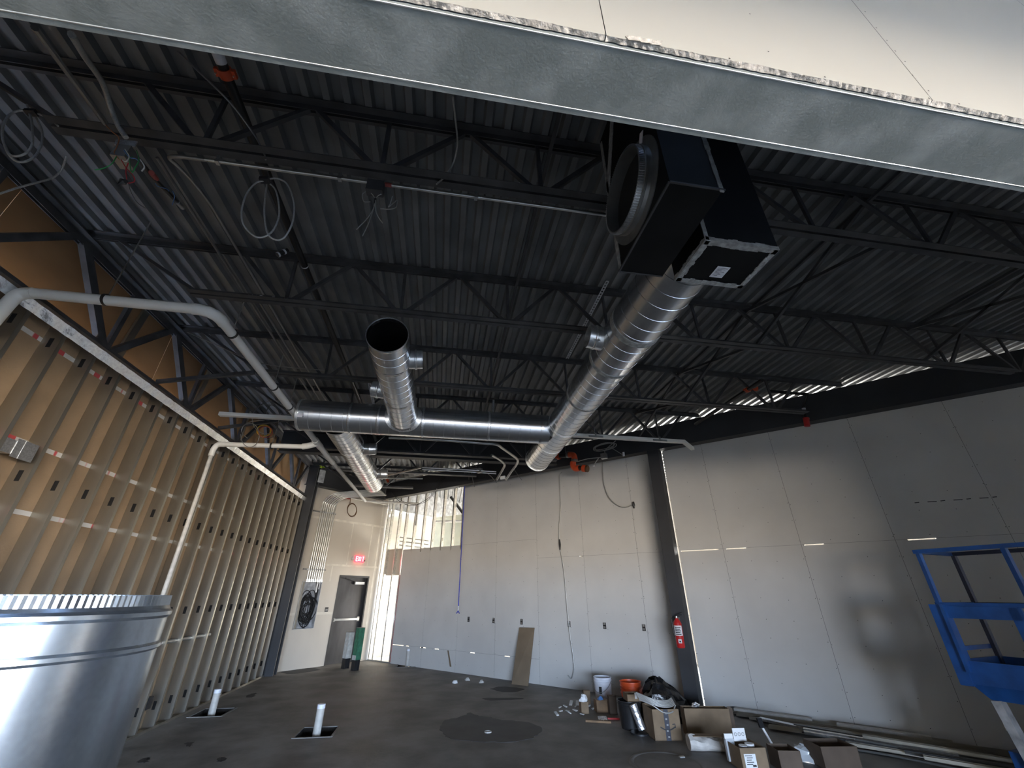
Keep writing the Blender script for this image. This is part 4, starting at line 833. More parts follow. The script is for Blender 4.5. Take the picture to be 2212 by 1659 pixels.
build('closer_arm', MB().bar(PP(8.22, WD + 0.06, 2.02), PP(7.85, WD + 0.05, 2.10), 0.02, 0.02).rbox(8.16, 8.20, WD + 0.05, WD + 0.10, 1.94, 2.01), 'black_plastic', cl)
pn = thing('panel_recess', 'open recessed electrical panel full of coiled black cables', 'panel box', PP(6.81, WD, 0.875))
rb = MB().rbox(6.53, 6.54, WD - 0.008, WD + 0.13, 0.875, 1.99).rbox(7.09, 7.10, WD - 0.008, WD + 0.13, 0.875, 1.99).rbox(6.53, 7.10, WD - 0.008, WD + 0.13, 0.875, 0.885).rbox(6.53, 7.10, WD - 0.008, WD + 0.13, 1.98, 1.99).rbox(6.53, 7.10, WD + 0.13, WD + 0.135, 0.875, 1.99)
build('tub', rb, 'lift_grey', pn)
build('side_flange', MB().rbox(6.52, 6.60, WD - 0.006, WD - 0.002, 0.87, 1.99), 'galv_stud', pn)
for k in range(16):
    rx, rz = 0.155 + 0.055 * math.sin(k * 2.1), 0.27 + 0.11 * math.cos(k * 1.3); c0 = PP(6.83 + 0.03 * math.sin(k * 1.7), WD + 0.03 + 0.005 * k, 1.33 + 0.07 * math.cos(k * 1.9))
    build('cable_loop', MB().tube([c0 + NRV * rx * math.cos(t_) + Vector((0, 0, rz * math.sin(t_))) + NRV * 0.05 * math.sin(t_ + k) for t_ in [2 * math.pi * i / 28 + k for i in range(29)]], 0.011, 6), 'black_plastic', pn, 60)
for k in range(6): build('cable_drop', MB().tube(spline([PP(6.95 + 0.02 * k, WD + 0.05, 1.98), PP(7.02 + 0.006 * k, WD + 0.06, 1.6), PP(6.98 + 0.012 * k, WD + 0.08, 1.2), PP(6.93, WD + 0.09, 0.95)], 4), 0.008, 6), 'black_plastic', pn, 60)
build('inner_stud', MB().rbox(6.97, 7.0, WD + 0.02, WD + 0.06, 1.72, 1.98).rbox(7.04, 7.06, WD + 0.02, WD + 0.06, 1.80, 1.98), 'white', pn)
for k in range(8):
    t = 6.61 + 0.060 * k; nd = WD - 0.05; zb = 4.20 - 0.012 * k
    pts = spline([PP(t, nd, 1.985), PP(t, nd, 3.0), PP(t, nd, zb - 0.25), PP(t + 0.02, nd - 0.04, zb - 0.08), PP(t + 0.10, nd - 0.16, zb + 0.06), PP(t + 0.24, nd - 0.28, zb + 0.14)], 5)
    if k == 7: pts = [PP(t, nd, 1.985)] + [PP(t + 0.30 * (1 - math.cos(a)), nd, 4.02 + 0.30 * math.sin(a)) for a in [i * math.pi / 20 for i in range(0, 11)]] + [PP(8.85, nd, 4.33)]
    else: pts += [PP(8.0 + 0.05 * k, nd - 0.62, zb + 0.42 - 0.012 * k)]
    c = thing('conduit', ('vertical electrical conduit above the panel recess, ' + ['leftmost', 'second from the left', 'third from the left', 'fourth from the left', 'fifth from the left', 'sixth from the left', 'seventh from the left', 'rightmost, bending along the beam'][k] + ' of eight'), 'conduit', PP(t, nd, 1.985), 'conduits above the panel')
    build('tube', MB().tube(pts, 0.0165, 10), 'emt', c, 50); build('connector', MB().tube([PP(t, nd, 1.975), PP(t, nd, 2.04)], 0.024, 8), 'galv_bright', c)
for z_, a, b, lb in ((2.28, 6.46, 7.12, 'lower'), (3.79, 6.38, 7.10, 'upper')):
    u = thing('strut_channel', lb + ' slotted strut holding the conduit bundle to the exit wall', 'strut', PP(6.8, WD - 0.02, z_))
    build('channel', MB().rbox(a, b, WD - 0.030, WD - 0.001, z_ - 0.02, z_ + 0.02), 'emt_dull', u)
    for k in range(8): build('strap_clamp', MB().rbox(6.59 + 0.06 * k, 6.632 + 0.06 * k, WD - 0.072, WD - 0.028, z_ - 0.016, z_ + 0.016), 'galv', u)
# exit sign
ex = thing('exit_sign', 'glowing red EXIT sign above the door', 'sign', PP(8.15, WD - 0.03, 2.54))
build('housing', MB().rbox(7.99, 8.30, WD - 0.06, WD, 2.53, 2.72), 'exit_red', ex)
lt = MB(); y_ = WD - 0.062
def glyph(m, ch, x, z, w, h, t):
    segs = {'E': [((0, 0), (0, 1)), ((0, 0), (1, 0)), ((0, .5), (.85, .5)), ((0, 1), (1, 1))], 'X': [((0, 0), (1, 1)), ((0, 1), (1, 0))], 'I': [((.5, 0), (.5, 1))], 'T': [((0, 1), (1, 1)), ((.5, 0), (.5, 1))]}[ch]
    for a, b in segs: m.bar(PP(x + a[0] * w, y_, z + a[1] * h), PP(x + b[0] * w, y_, z + b[1] * h), t, 0.004, NDV)
for i, ch in enumerate('EXIT'): glyph(lt, ch, 8.012 + 0.072 * i, 2.57, 0.050 if ch != 'I' else 0.03, 0.115, 0.014)
build('letters', lt, 'exit_letter', ex)
build('canopy', MB().rbox(7.90, 7.99, WD - 0.03, WD, 2.58, 2.68), 'lift_grey', ex); build('side_lug', MB().rbox(8.30, 8.36, WD - 0.02, WD, 2.57, 2.62), 'frame_dark', ex)
ab = thing('alarm_box', 'small red alarm box with a coiled cable high on the exit wall', 'alarm', PP(7.37, WD - 0.03, 4.3))
build('box_body', MB().rbox(7.28, 7.46, WD - 0.06, WD, 4.28, 4.47), 'redtag', ab)
lp = [at_d(760 + 10 * math.cos(t_), 1101 + 14 * math.sin(t_), WD - 0.08) for t_ in [-2 + 2 * math.pi * i / 24 for i in range(25)]]
build('cable_loop', MB().tube([at_d(748, 1076, WD - 0.05), at_d(757, 1076, WD - 0.06)] + lp, 0.011, 8), 'brown_glass', ab, 60)
build('cable_loop', MB().tube([p + Vector((0.012, 0.0, -0.02)) for p in lp], 0.009, 8), 'brown_glass', ab, 60)
sw = thing('switch_box', 'small metal switch box between panel recess and door', 'switch', PP(7.38, WD, 1.27))
build('box_rim', MB().rbox(7.33, 7.43, WD - 0.004, WD + 0.002, 1.25, 1.36), 'frame_dark', sw); build('device', MB().rbox(7.345, 7.415, WD - 0.008, WD - 0.004, 1.28, 1.315), 'emt_dull', sw)
# posts in front of the door
for (px, top, m, lb) in (((745, 1444), 0.79, 'post_white', 'dark post with a pale grey sleeve, standing left in front of the exit door'), ((766, 1448), 0.91, 'post_green', 'dark post with a green sleeve, standing right in front of the exit door')):
    p = at_z(*px, 0); t = thing('post', lb, 'post', p)
    q = MB(); w = 0.07
    for s_ in (-1, 1): q.obox(p + NRV * s_ * (w - 0.006) + Vector((0, 0, 0.18)), NRV * 0.006, NDV * w, (0, 0, 0.18))
    q.obox(p + Vector((0, 0, 0.18)), NRV * w, NDV * 0.006, (0, 0, 0.18)); build('steel_stem', q, 'frame_dark', t)
    build('sleeve', MB().obox(p + Vector((0, 0, (top + 0.22) / 2)), NRV * (w + 0.006), NDV * (w + 0.006), (0, 0, (top - 0.22) / 2)), m, t)
    if m == 'post_green': build('sleeve_wear', MB().obox(p - NRV * (w + 0.007) - NDV * 0.0 + Vector((0, 0, 0.27)), NRV * 0.001, NDV * (w + 0.006), (0, 0, 0.05)), 'post_white', t)
    build('sleeve_cap', MB().obox(p + Vector((0, 0, top + 0.004)), NRV * (w + 0.008), NDV * (w + 0.008), (0, 0, 0.006)), 'emt_dull', t)
# drain stubs in the floor pits
for (bx_, by_), tp, lb in (((-3.43, 8.84), 0.31, 'beside the stud wall'), ((-1.51, 7.50), 0.32, 'in the middle of the floor'), ((-0.69, 13.36), 0.38, 'at the foot of the gypsum wall')):
    t = thing('drain_stub', 'white plastic drain stub rising from a square pit ' + lb, 'pipe', (bx_, by_, -0.16), 'drain stubs in the floor')
    build('stub_pipe', MB().lathe((bx_, by_, -0.16), (0, 0, 1), [(0, 0.052), (tp + 0.15, 0.052), (tp + 0.16, 0.046), (tp, 0.046)], 20), 'pvc_dirty', t, 40)
    build('pipe_cap', MB().lathe((bx_, by_, 0), (0, 0, 1), [(tp - 0.05, 0.0535), (tp - 0.001, 0.0535), (tp + 0.002, 0.045), (tp + 0.002, 0.001)], 20), 'white_bucket', t, 40)
    build('rubble', MB().lathe((bx_ - 0.1, by_ - 0.05, -0.16), (0, 0, 1), [(0, 0.09), (0.05, 0.07), (0.07, 0.001)], 9), 'soil', t)
# puddle
tag(blob('puddle', [at_z(x, y, 0) for x, y in ((948, 1570), (960, 1556), (995, 1550), (1015, 1540), (1030, 1546), (1060, 1550), (1085, 1556), (1110, 1558), (1140, 1561), (1168, 1571), (1165, 1584), (1140, 1598), (1080, 1604), (1020, 1602), (970, 1594), (955, 1582))], 'wet', None, 0.004, 0.025, 4), 'dark wet puddle in the middle of the floor', 'puddle')
dd = thing('floor_drain', 'small round pale cleanout cap in the middle of the puddle', 'drain', at_z(1054, 1582, 0.004))
build('cap_rim', MB().lathe(at_z(1054, 1582, 0.004), (0, 0, 1), [(0, 0.05), (0.012, 0.05), (0.014, 0.04), (0.008, 0.038), (0.008, 0.001)], 18), 'pvc_dirty', dd, 40); build('cap_plug', MB().lathe(at_z(1054, 1582, 0.012), (0, 0, 1), [(0, 0.02), (0.006, 0.02), (0.006, 0.001)], 4), 'emt_dull', dd)

# ================================================================== ON THE GREY WALL
OL = ['leftmost, next to the blue hose', 'second from the left', 'above the leaning brown board', 'beside the long hanging cable', 'second from the column', 'nearest to the column']
for i, nd in enumerate((7.84, 7.04, 6.22, 4.98, 4.16, 3.34)):
    t = thing('outlet_box', 'uncovered electrical outlet box in the grey wall, ' + OL[i], 'outlet', PP(WR, nd, 1.08), 'outlet boxes in the grey wall')
    build('box_rim', MB().rbox(WR - 0.003, WR + 0.001, nd - 0.033, nd + 0.033, 1.08, 1.19), 'frame_dark', t)
    build('device', MB().rbox(WR - 0.008, WR - 0.003, nd - 0.02, nd + 0.02, 1.09, 1.125).rbox(WR - 0.008, WR - 0.003, nd - 0.02, nd + 0.02, 1.15, 1.185), 'galv_bright' if i > 0 else 'emt_dull', t)
# fire extinguisher on the column
e = PP(BR - 0.085, 2.515, 0.90); fe = thing('fire_extinguisher', 'red fire extinguisher hanging on the black column', 'fire extinguisher', e)
er = 0.068
cyl = build('cylinder', MB().lathe(e, (0, 0, 1), [(0, 0.001), (0, er - 0.01), (0.012, er), (0.36, er), (0.40, er - 0.018), (0.425, 0.028), (0.44, 0.026)], 28), 'red', fe, 50)
def patch(z0, z1, m, r, a0, a1, nm):
    mb = MB(); n = 10; d = []
    for k in range(n + 1):
        a = a0 + (a1 - a0) * k / n; u = -NRV * math.cos(a) + NDV * math.sin(a); d += [e + u * r + Vector((0, 0, z0)), e + u * r + Vector((0, 0, z1))]
    mb.add(d, [(2 * k, 2 * k + 2, 2 * k + 3, 2 * k + 1) for k in range(n)]); return build(nm, mb, m, cyl)
patch(0.18, 0.33, 'paper', er + 0.001, -1.3, 1.2, 'instruction_label'); patch(0.07, 0.13, 'paper', er + 0.001, -0.7, 0.1, 'inspection_tag'); patch(0.085, 0.11, 'ink', er + 0.0016, -0.5, -0.1, 'tag_print')
for k in range(5): patch(0.195 + 0.025 * k, 0.207 + 0.025 * k, 'ink', er + 0.0016, -0.9 + 0.2 * (k % 2), 0.5, 'label_print')
build('valve', MB().lathe(e, (0, 0, 1), [(0.43, 0.02), (0.47, 0.02), (0.47, 0.001)], 12), 'emt', fe)
build('handle', MB().bar(e + Vector((0, 0, 0.475)), e - NDV * 0.11 + Vector((0, 0, 0.49)), 0.02, 0.008).bar(e + Vector((0, 0, 0.49)), e - NDV * 0.11 + Vector((0, 0, 0.525)), 0.02, 0.008), 'black_plastic', fe)
build('hose', MB().tube(spline([e + NDV * 0.02 + Vector((0, 0, 0.46)), e + NDV * 0.085 + Vector((0, 0, 0.43)), e + NDV * 0.09 + Vector((0, 0, 0.30)), e + NDV * 0.08 + Vector((0, 0, 0.15))], 6), 0.009, 8), 'black_plastic', fe, 50)
build('wall_bracket', MB().obox(e + NRV * 0.075 + Vector((0, 0, 0.33)), NDV * 0.03, NRV * 0.011, (0, 0, 0.12)), 'emt_dull', fe)
# leaning offcut board
a = at_z(1105, 1478, 0); b = at_z(1140, 1482, 0); tl = at_r(1123, 1355, WR - 0.02); trr = at_r(1155, 1356, WR - 0.02)
th = Vector((S2, S2, 0.2)).normalized() * 0.026
tag(build('leaning_board', MB().hexa([a, b, b + th, a + th, tl - th, trr - th, trr, tl]), 'board_brown'), 'brown gypsum board offcut leaning against the grey wall', 'board')

# ================================================================== DEBRIS ALONG THE WALL
def bucket(name, label, p, r0, r1, h, m, rings=(0.80, 0.88), handle=True):
    p = Vector(p); t = thing(name, label, 'bucket', p); pr = [(0, 0.001), (0, r0)]
    for q in rings: rr = r0 + (r1 - r0) * q; pr += [(h * q - 0.008, rr), (h * q - 0.006, rr + 0.007), (h * q + 0.006, rr + 0.007), (h * q + 0.008, rr)]
    pr += [(h - 0.012, r1), (h - 0.01, r1 + 0.006), (h, r1 + 0.006), (h, r1 - 0.003), (0.01, r0 - 0.004), (0.01, 0.001)]
    build('pail', MB().lathe(p, (0, 0, 1), pr, 32), m, t, 40)
    if handle: build('bail_handle', MB().tube([p + NDV * (r1 + 0.01) * math.cos(a_) - NRV * (r1 + 0.015) * math.sin(a_) + Vector((0, 0, h * 0.86 - 0.16 * math.sin(a_))) for a_ in [math.pi * k / 14 for k in range(15)]], 0.003, 6), 'emt_dull', t, 60)
    return t
bw = bucket('bucket', 'white plastic bucket with wire handle by the grey wall', at_z(1305, 1518, 0), 0.135, 0.155, 0.38, 'white_bucket')
p = at_z(1305, 1518, 0); build('bucket_label', MB().obox(p - NRV * 0.148 - NDV * 0.02 + Vector((0, 0, 0.20)), NDV * 0.025, NRV * 0.003, (0, 0, 0.05)), 'ink', bw)
ob = at_z(1368, 1535, 0)
bucket('bucket', 'orange plastic bucket between the white bucket and the black bag', ob, 0.155, 0.175, 0.40, 'orange_bucket', (0.6, 0.72, 0.84), False)
kb = at_z(1364, 1573, 0)
bucket('bucket', 'black plastic tub in front of the orange bucket', kb, 0.135, 0.165, 0.33, 'black_plastic', (0.9,), False)
def crumple(c, rx, ry, rz, seed, n=14, m=9, amp=0.18, ex=0.7, tip=(0, 0)):
    rnd = random.Random(seed); mb = MB(); vs = []
    for i in range(m + 1):
        f_ = math.pi * 0.5 * i / m
        for k in range(n):
            a_ = 2 * math.pi * k / n; q = 1 + rnd.uniform(-amp, amp)
            vs.append(Vector(c) + Vector((tip[0] * math.sin(f_), tip[1] * math.sin(f_), 0)) + Vector((rx * math.cos(f_) ** ex * math.cos(a_) * q, ry * math.cos(f_) ** ex * math.sin(a_) * q, rz * math.sin(f_) * (1 + rnd.uniform(-amp, amp) * 0.5))))
    mb.add(vs, [(i * n + k, i * n + (k + 1) % n, (i + 1) * n + (k + 1) % n, (i + 1) * n + k) for i in range(m) for k in range(n)] + [tuple(range(n - 1, -1, -1))]); return mb
gb = at_z(1440, 1552, 0)
tag(build('trash_bag', crumple(gb, 0.42, 0.34, 0.50, 3, 22, 9, 0.17, 1.15, (-0.06, 0.08)), 'bag_black', None, 25), 'shiny black trash bag in front of the column', 'bag')
def carton(name, label, p, ux, w, d, h, m='card', open_=True, flaps=True):
    """open-topped carton: p front-left floor corner, ux direction of the front edge"""
    p = Vector(p); ux = Vector(ux).normalized(); uy = Vector((-ux.y, ux.x, 0)); t = thing(name, label, 'box', p + ux * w / 2 + uy * d / 2); th = 0.006
    b = MB(); Z = Vector((0, 0, 1))
    b.obox(p + ux * w / 2 + uy * th / 2 + Z * h / 2, ux * w / 2, uy * th / 2, Z * h / 2); b.obox(p + ux * w / 2 + uy * (d - th / 2) + Z * h / 2, ux * w / 2, uy * th / 2, Z * h / 2)
    b.obox(p + ux * th / 2 + uy * d / 2 + Z * h / 2, ux * th / 2, uy * d / 2, Z * h / 2); b.obox(p + ux * (w - th / 2) + uy * d / 2 + Z * h / 2, ux * th / 2, uy * d / 2, Z * h / 2)
    b.obox(p + ux * w / 2 + uy * d / 2 + Z * (0.004 if open_ else h), ux * w / 2, uy * d / 2, Z * 0.004)
    build('carton_body', b, m, t)
    if open_ and flaps:
        for s_, o in ((-1, Vector((0, 0, 0))), (1, uy * d)):
            c = p + o + ux * w / 2 + Z * h + uy * s_ * 0.06 + Z * 0.035; f = MB(); f.obox(c, ux * w / 2, (uy * s_ * 0.06 + Z * 0.035), (uy * -0.035 * s_ + Z * 0.06).normalized() * 0.003); build('flap', f, m, t)
    return t, p, ux, uy
ux0 = Vector((1, -0.08, 0))
t, p, ux, uy = carton('carton', 'open cardboard box with a black arrow smile and dark tape strip', at_z(1416, 1601, 0), ux0, 0.37, 0.36, 0.33, 'card', True, False)
Z = Vector((0, 0, 1))
build('printed_tape', MB().obox(p + ux * 0.185 - uy * 0.002 + Z * 0.165, ux * 0.032, uy * 0.002, Z * 0.165), 'tape_black', t)
tp = MB()
for k in range(5): tp.obox(p + ux * (0.185 + 0.004 * (-1) ** k) - uy * 0.0045 + Z * (0.04 + 0.062 * k), ux * 0.012, uy * 0.0006, Z * 0.009)
build('tape_print', tp, 'emt_dull', t)
smi = MB(); arc = [p + ux * (0.07 + 0.20 * k / 12 + 0.02) - uy * 0.0045 + Z * (0.155 - 0.045 * math.sin(math.pi * (0.08 + 0.84 * k / 12)) ) for k in range(13)]
for q_, q2 in zip(arc[:-1], arc[1:]): smi.bar(q_, q2, 0.014, 0.001, uy)
smi.bar(arc[-1] + Z * 0.03, arc[-1] - ux * 0.035 + Z * 0.025, 0.010, 0.001, uy).bar(arc[-1] + Z * 0.03, arc[-1] - Z * 0.012 + ux * 0.004, 0.010, 0.001, uy)
build('arrow_logo', smi, 'ink', t)
cb = thing('cable_bundle', 'loose bundle of pale armoured cable slung over the cardboard box', 'cable', at_z(1420, 1600, 0.33))
for k in range(7):
    o = Vector((0, 0, 0.010 * k)) + uy * (0.018 * k)
    build('loop', MB().tube(spline([p + o + ux * -0.12 + uy * 0.10 + Z * 0.42, p + o + ux * 0.02 + uy * 0.02 + Z * 0.375, p + o + ux * 0.15 - uy * 0.01 + Z * (0.345 if k else 0.30), p + o + ux * 0.28 + uy * 0.0 + Z * (0.345 if k else 0.30), p + o + ux * 0.36 + uy * 0.06 + Z * 0.36], 5), 0.0085, 7), 'cable', cb, 60)
sb_ = kb + Vector((0.02, -0.02, 0.33)); t, p, ux, uy = carton('carton', 'small cardboard box with a white tag sitting on the black tub', sb_ - ux0.normalized() * 0.09 - Vector((0, 0.12, 0)), ux0, 0.22, 0.2, 0.085, 'card', True, False)
build('white_tag', MB().obox(p + ux * 0.13 - uy * 0.002 + Z * 0.07, ux * 0.018, uy * 0.002, Z * 0.035), 'white', t)
rl = at_z(1384, 1586, 0); rt = thing('plastic_roll', 'roll of white plastic film leaning in front of the black tub', 'roll', rl)
build('roll_body', MB().tube([rl + Vector((0.03, 0, 0.05)), rl + Vector((-0.05, 0.05, 0.32))], 0.055, 18), 'foil', rt, 50); build('roll_disc', MB().lathe(rl + Vector((0.0, 0.02, 0)), (0, 0, 1), [(0, 0.001), (0, 0.13), (0.02, 0.13), (0.025, 0.001)], 24), 'black_plastic', rt, 40)
t, p, ux, uy = carton('carton', 'big flat cardboard box standing open behind the white paper sack', at_z(1486, 1590, 0), (1, -0.18, 0), 0.62, 0.16, 0.30, 'card', True, False)
build('loose_flap', MB().obox(p + ux * 0.65 + uy * 0.05 + Z * 0.20, ux * 0.035 + Z * -0.01, uy * 0.003, Z * 0.11), 'card_dark', t)
tag(build('foil_scrap', crumple(p + ux * 0.20 + uy * 0.09 + Z * 0.30, 0.06, 0.05, 0.05, 8, 9, 5, 0.35), 'foil'), 'crumpled silver foil in the big flat cardboard box', 'foil')
sp = at_z(1520, 1622, 0); sk = thing('paper_sack', 'crumpled white paper sack lying on the floor before the big flat box', 'sack', sp)
u = Vector((1, -0.22, 0)).normalized(); v = Vector((0.22, 1, 0)).normalized(); sack = MB(); rows = []; n = 12
for i in range(n + 1):
    f_ = i / n; w_ = 0.10 + 0.02 * math.sin(f_ * 9); h_ = 0.16 - 0.05 * f_ + 0.012 * math.sin(f_ * 17)
    rows.append([sp + u * (-0.17 + 0.5 * f_) + v * (w_ * math.cos(a_)) + Z * (max(0.0, 0.5 * h_ + 0.5 * h_ * math.sin(a_)) * (1 + 0.06 * math.sin(7 * a_ + f_ * 8))) for a_ in [2 * math.pi * k / 14 for k in range(14)]])
vs = [q for r_ in rows for q in r_]; sack.add(vs, [(i * 14 + k, i * 14 + (k + 1) % 14, (i + 1) * 14 + (k + 1) % 14, (i + 1) * 14 + k) for i in range(n) for k in range(14)] + [tuple(range(13, -1, -1)), tuple(n * 14 + k for k in range(14))])
build('sack_body', sack, 'sack', sk, 30); build('printed_side', MB().obox(sp + u * 0.08 + v * -0.02 + Z * 0.155, u * 0.2, v * 0.06, Z * 0.003), 'card', sk); build('end_flap', MB().obox(sp + u * 0.36 + v * 0.02 + Z * 0.06, u * 0.04, v * 0.07, Z * 0.004), 'card', sk)
t, p, ux, uy = carton('carton', 'cardboard box with a white shipping label and jars on top', at_z(1607, 1668, 0), (1, -0.08, 0), 0.30, 0.34, 0.20, 'card', True, False)
lb = build('shipping_label', MB().obox(p + ux * 0.10 - uy * 0.002 + Z * 0.09, ux * 0.065, uy * 0.002, Z * 0.06), 'white', t); tx = MB()
for k in range(5): tx.obox(p + ux * (0.085 + 0.01 * (k % 2)) - uy * 0.0045 + Z * (0.135 - 0.018 * k), ux * (0.04 - 0.006 * (k % 3)), uy * 0.0005, Z * 0.003)
tx.obox(p + ux * 0.135 - uy * 0.0045 + Z * 0.05, ux * 0.02, uy * 0.0005, Z * 0.009); build('label_print', tx, 'ink', lb)
for k, (dx, dy, r_, h_, lb_) in enumerate(((0.10, 0.10, 0.045, 0.19, 'left one with the ridged white lid on the labelled box'), (0.19, 0.12, 0.048, 0.20, 'right one with the ridged white lid on the labelled box'))):
    q = p + ux * dx + uy * dy + Z * 0.01; j = thing('jar', 'plastic jar, ' + lb_, 'jar', q, 'jars in the labelled box'); build('jar_body', MB().lathe(q, (0, 0, 1), [(0, 0.001), (0, r_ - 0.004), (h_ - 0.03, r_ - 0.004)], 18), 'glass_jar', j, 40); build('lid', MB().lathe(q, (0, 0, 1), [(h_ - 0.03, r_), (h_, r_), (h_, 0.001)], 18), 'white', j, 40)
q = p + ux * 0.17 + uy * 0.27 + Z * 0.20; cd_ = thing('package_card', 'white card with three round openings standing in the labelled box', 'package', q)
build('card_sheet', MB().obox(q + Z * 0.05, ux * 0.075, uy * 0.004, Z * 0.06), 'white', cd_); rr = MB()
for k in range(3): rr.lathe(q + ux * (-0.045 + 0.045 * k) - uy * 0.005 + Z * 0.055, -uy, [(0, 0.012), (0, 0.018)], 14)
build('round_print', rr, 'emt_dull', cd_)
q = p + ux * 0.03 + uy * 0.26 + Z * 0.01; gl = thing('bag_of_parts', 'clear bag of small parts with white header card at the left of the labelled box', 'package', q); build('bag_body', MB().obox(q + Z * 0.11, ux * 0.05, uy * 0.02, Z * 0.10), 'glass_jar', gl); build('header_card', MB().obox(q + Z * 0.23, ux * 0.05, uy * 0.008, Z * 0.025), 'white', gl)
q = at_z(1665, 1622, 0); t_ = thing('paint_brush', 'black headed tool with a white handle behind the jars', 'tool', q); build('handle', MB().tube([q + Vector((0.06, 0, 0.02)), q + Vector((-0.03, 0.02, 0.22))], 0.014, 8), 'white', t_, 40); build('head', MB().obox(q + Vector((-0.045, 0.022, 0.27)), (0.03, 0, 0), (0, 0.015, 0), (-0.01, 0, 0.05)), 'black_plastic', t_)
carton('carton', 'dark cardboard box right of the labelled box', at_z(1690, 1668, 0), (1, -0.2, 0), 0.24, 0.25, 0.18, 'card_dark', True, False)
carton('carton', 'large dark cardboard box at the bottom edge near the metal studs', at_z(1785, 1664, 0), (1, -0.12, 0), 0.42, 0.30, 0.20, 'card_dark', True, False)
tag(build('plastic_wrap', crumple(at_z(1735, 1640, 0), 0.16, 0.12, 0.13, 21, 12, 6, 0.35), 'glass_jar', None, 20), 'crumpled clear plastic wrap between the two dark boxes', 'plastic')
# long offcuts along the foot of the wall
LONG = [(2.1, -0.6, 8.78, 8.74, .02, 'stud'), (1.9, -1.4, 8.66, 8.62, .02, 'stud'), (1.7, -0.9, 8.55, 8.50, .02, 'stud'), (1.2, -2.4, 8.40, 8.46, .02, 'pipe'), (0.9, -2.9, 8.28, 8.36, .02, 'pipe'), (1.4, -1.9, 8.18, 8.22, .02, 'stud'), (1.55, 0.2, 8.44, 8.02, .06, 'board'), (0.95, -0.55, 8.05, 7.92, .07, 'tube'), (0.4, -2.6, 8.10, 7.98, .02, 'pipe'), (0.2, -3.0, 7.90, 7.94, .02, 'pipe'), (-0.2, -3.2, 8.60, 8.55, .02, 'stud'), (0.6, -2.2, 7.75, 7.80, .02, 'pipe'), (1.95, 0.9, 8.80, 8.80, .07, 'wood'), (0.6, -0.4, 8.72, 8.70, .07, 'wood')]
LBL = ['pushed against the wall base', 'second from the wall', 'third from the wall', 'thin and long in the middle of the pile', 'thin and parallel to the middle one', 'wide channel on the near side', 'short slanting piece lying across the pile', 'bright fat tube on top of the pile', 'thin one on the near edge', 'nearest thin one to the camera', 'at the dark right end by the wall', 'closest to the large dark box', 'lying on top next to the column', 'grey strip on top in the wall corner']
for i, (a, b, n0, n1, z_, kd) in enumerate(LONG):
    A = PP(n0, a, z_); B = PP(n1, b, z_); m = MB()
    if kd == 'stud': m.bar(A, B, 0.09, 0.003).bar(A + NRV * 0.045 + Z * 0.018, B + NRV * 0.045 + Z * 0.018, 0.003, 0.036).bar(A - NRV * 0.045 + Z * 0.018, B - NRV * 0.045 + Z * 0.018, 0.003, 0.036)
    elif kd == 'pipe': m.tube([A, B], 0.0125, 8)
    elif kd == 'tube': m.tube([A, B], 0.038, 14)
    else: m.bar(A, B, 0.10, 0.03)
    tag(build({'stud': 'metal_stud', 'pipe': 'conduit_length', 'tube': 'duct_tube', 'board': 'metal_offcut', 'wood': 'lumber_offcut'}[kd], m, {'stud': 'galv_stud', 'pipe': 'emt_dull', 'tube': 'galv_bright', 'board': 'galv', 'wood': 'pvc_dirty'}[kd], None, 40),
        {'stud': 'dusty metal stud offcut on the floor, ', 'pipe': 'thin metal conduit length on the floor, ', 'tube': 'metal tube offcut, ', 'board': 'flat metal offcut, ', 'wood': 'grey lumber offcut, '}[kd] + LBL[i], 'offcut', 'offcuts along the wall')
rnd = random.Random(11); FARW = ['by the labelled box', 'behind the jars', 'under the bright tube', 'beside the dark box', 'crossing the pile', 'at the dark end', 'near the lift', 'half hidden by the dark box', 'outermost of the pile', 'in the middle of the pile', 'close to the plastic wrap', 'far towards the right corner', 'next to the slanting piece', 'bent one near the lift']
for i in range(14):
    nr = 8.28 - 0.055 * i + rnd.uniform(-0.02, 0.02); a = 1.1 - 0.10 * i + rnd.uniform(-0.3, 0.3); b = a - rnd.uniform(1.4, 2.6); dz = 0.045 + 0.03 * (i % 3); kd = ('pipe', 'stud', 'pipe', 'flat')[i % 4]
    A = PP(nr, a, dz); B = PP(nr + rnd.uniform(-0.10, 0.10), b, dz - 0.02); m = MB()
    if kd == 'stud': m.bar(A, B, 0.064, 0.003).bar(A + NRV * 0.032 + Z * 0.016, B + NRV * 0.032 + Z * 0.016, 0.003, 0.032).bar(A - NRV * 0.032 + Z * 0.016, B - NRV * 0.032 + Z * 0.016, 0.003, 0.032)
    elif kd == 'pipe': m.tube([A, A.lerp(B, 0.5) - Z * 0.012, B], 0.011, 8)
    else: m.bar(A, B, 0.05, 0.012)
    tag(build({'stud': 'metal_stud', 'pipe': 'conduit_length', 'flat': 'metal_strip'}[kd], m, {'stud': 'galv_stud', 'pipe': 'emt_dull', 'flat': 'beam_black'}[kd], None, 40), {'stud': 'narrow metal stud offcut lying ', 'pipe': 'dull conduit offcut lying ', 'flat': 'dark metal strip lying '}[kd] + FARW[i], 'offcut', 'offcuts along the wall')
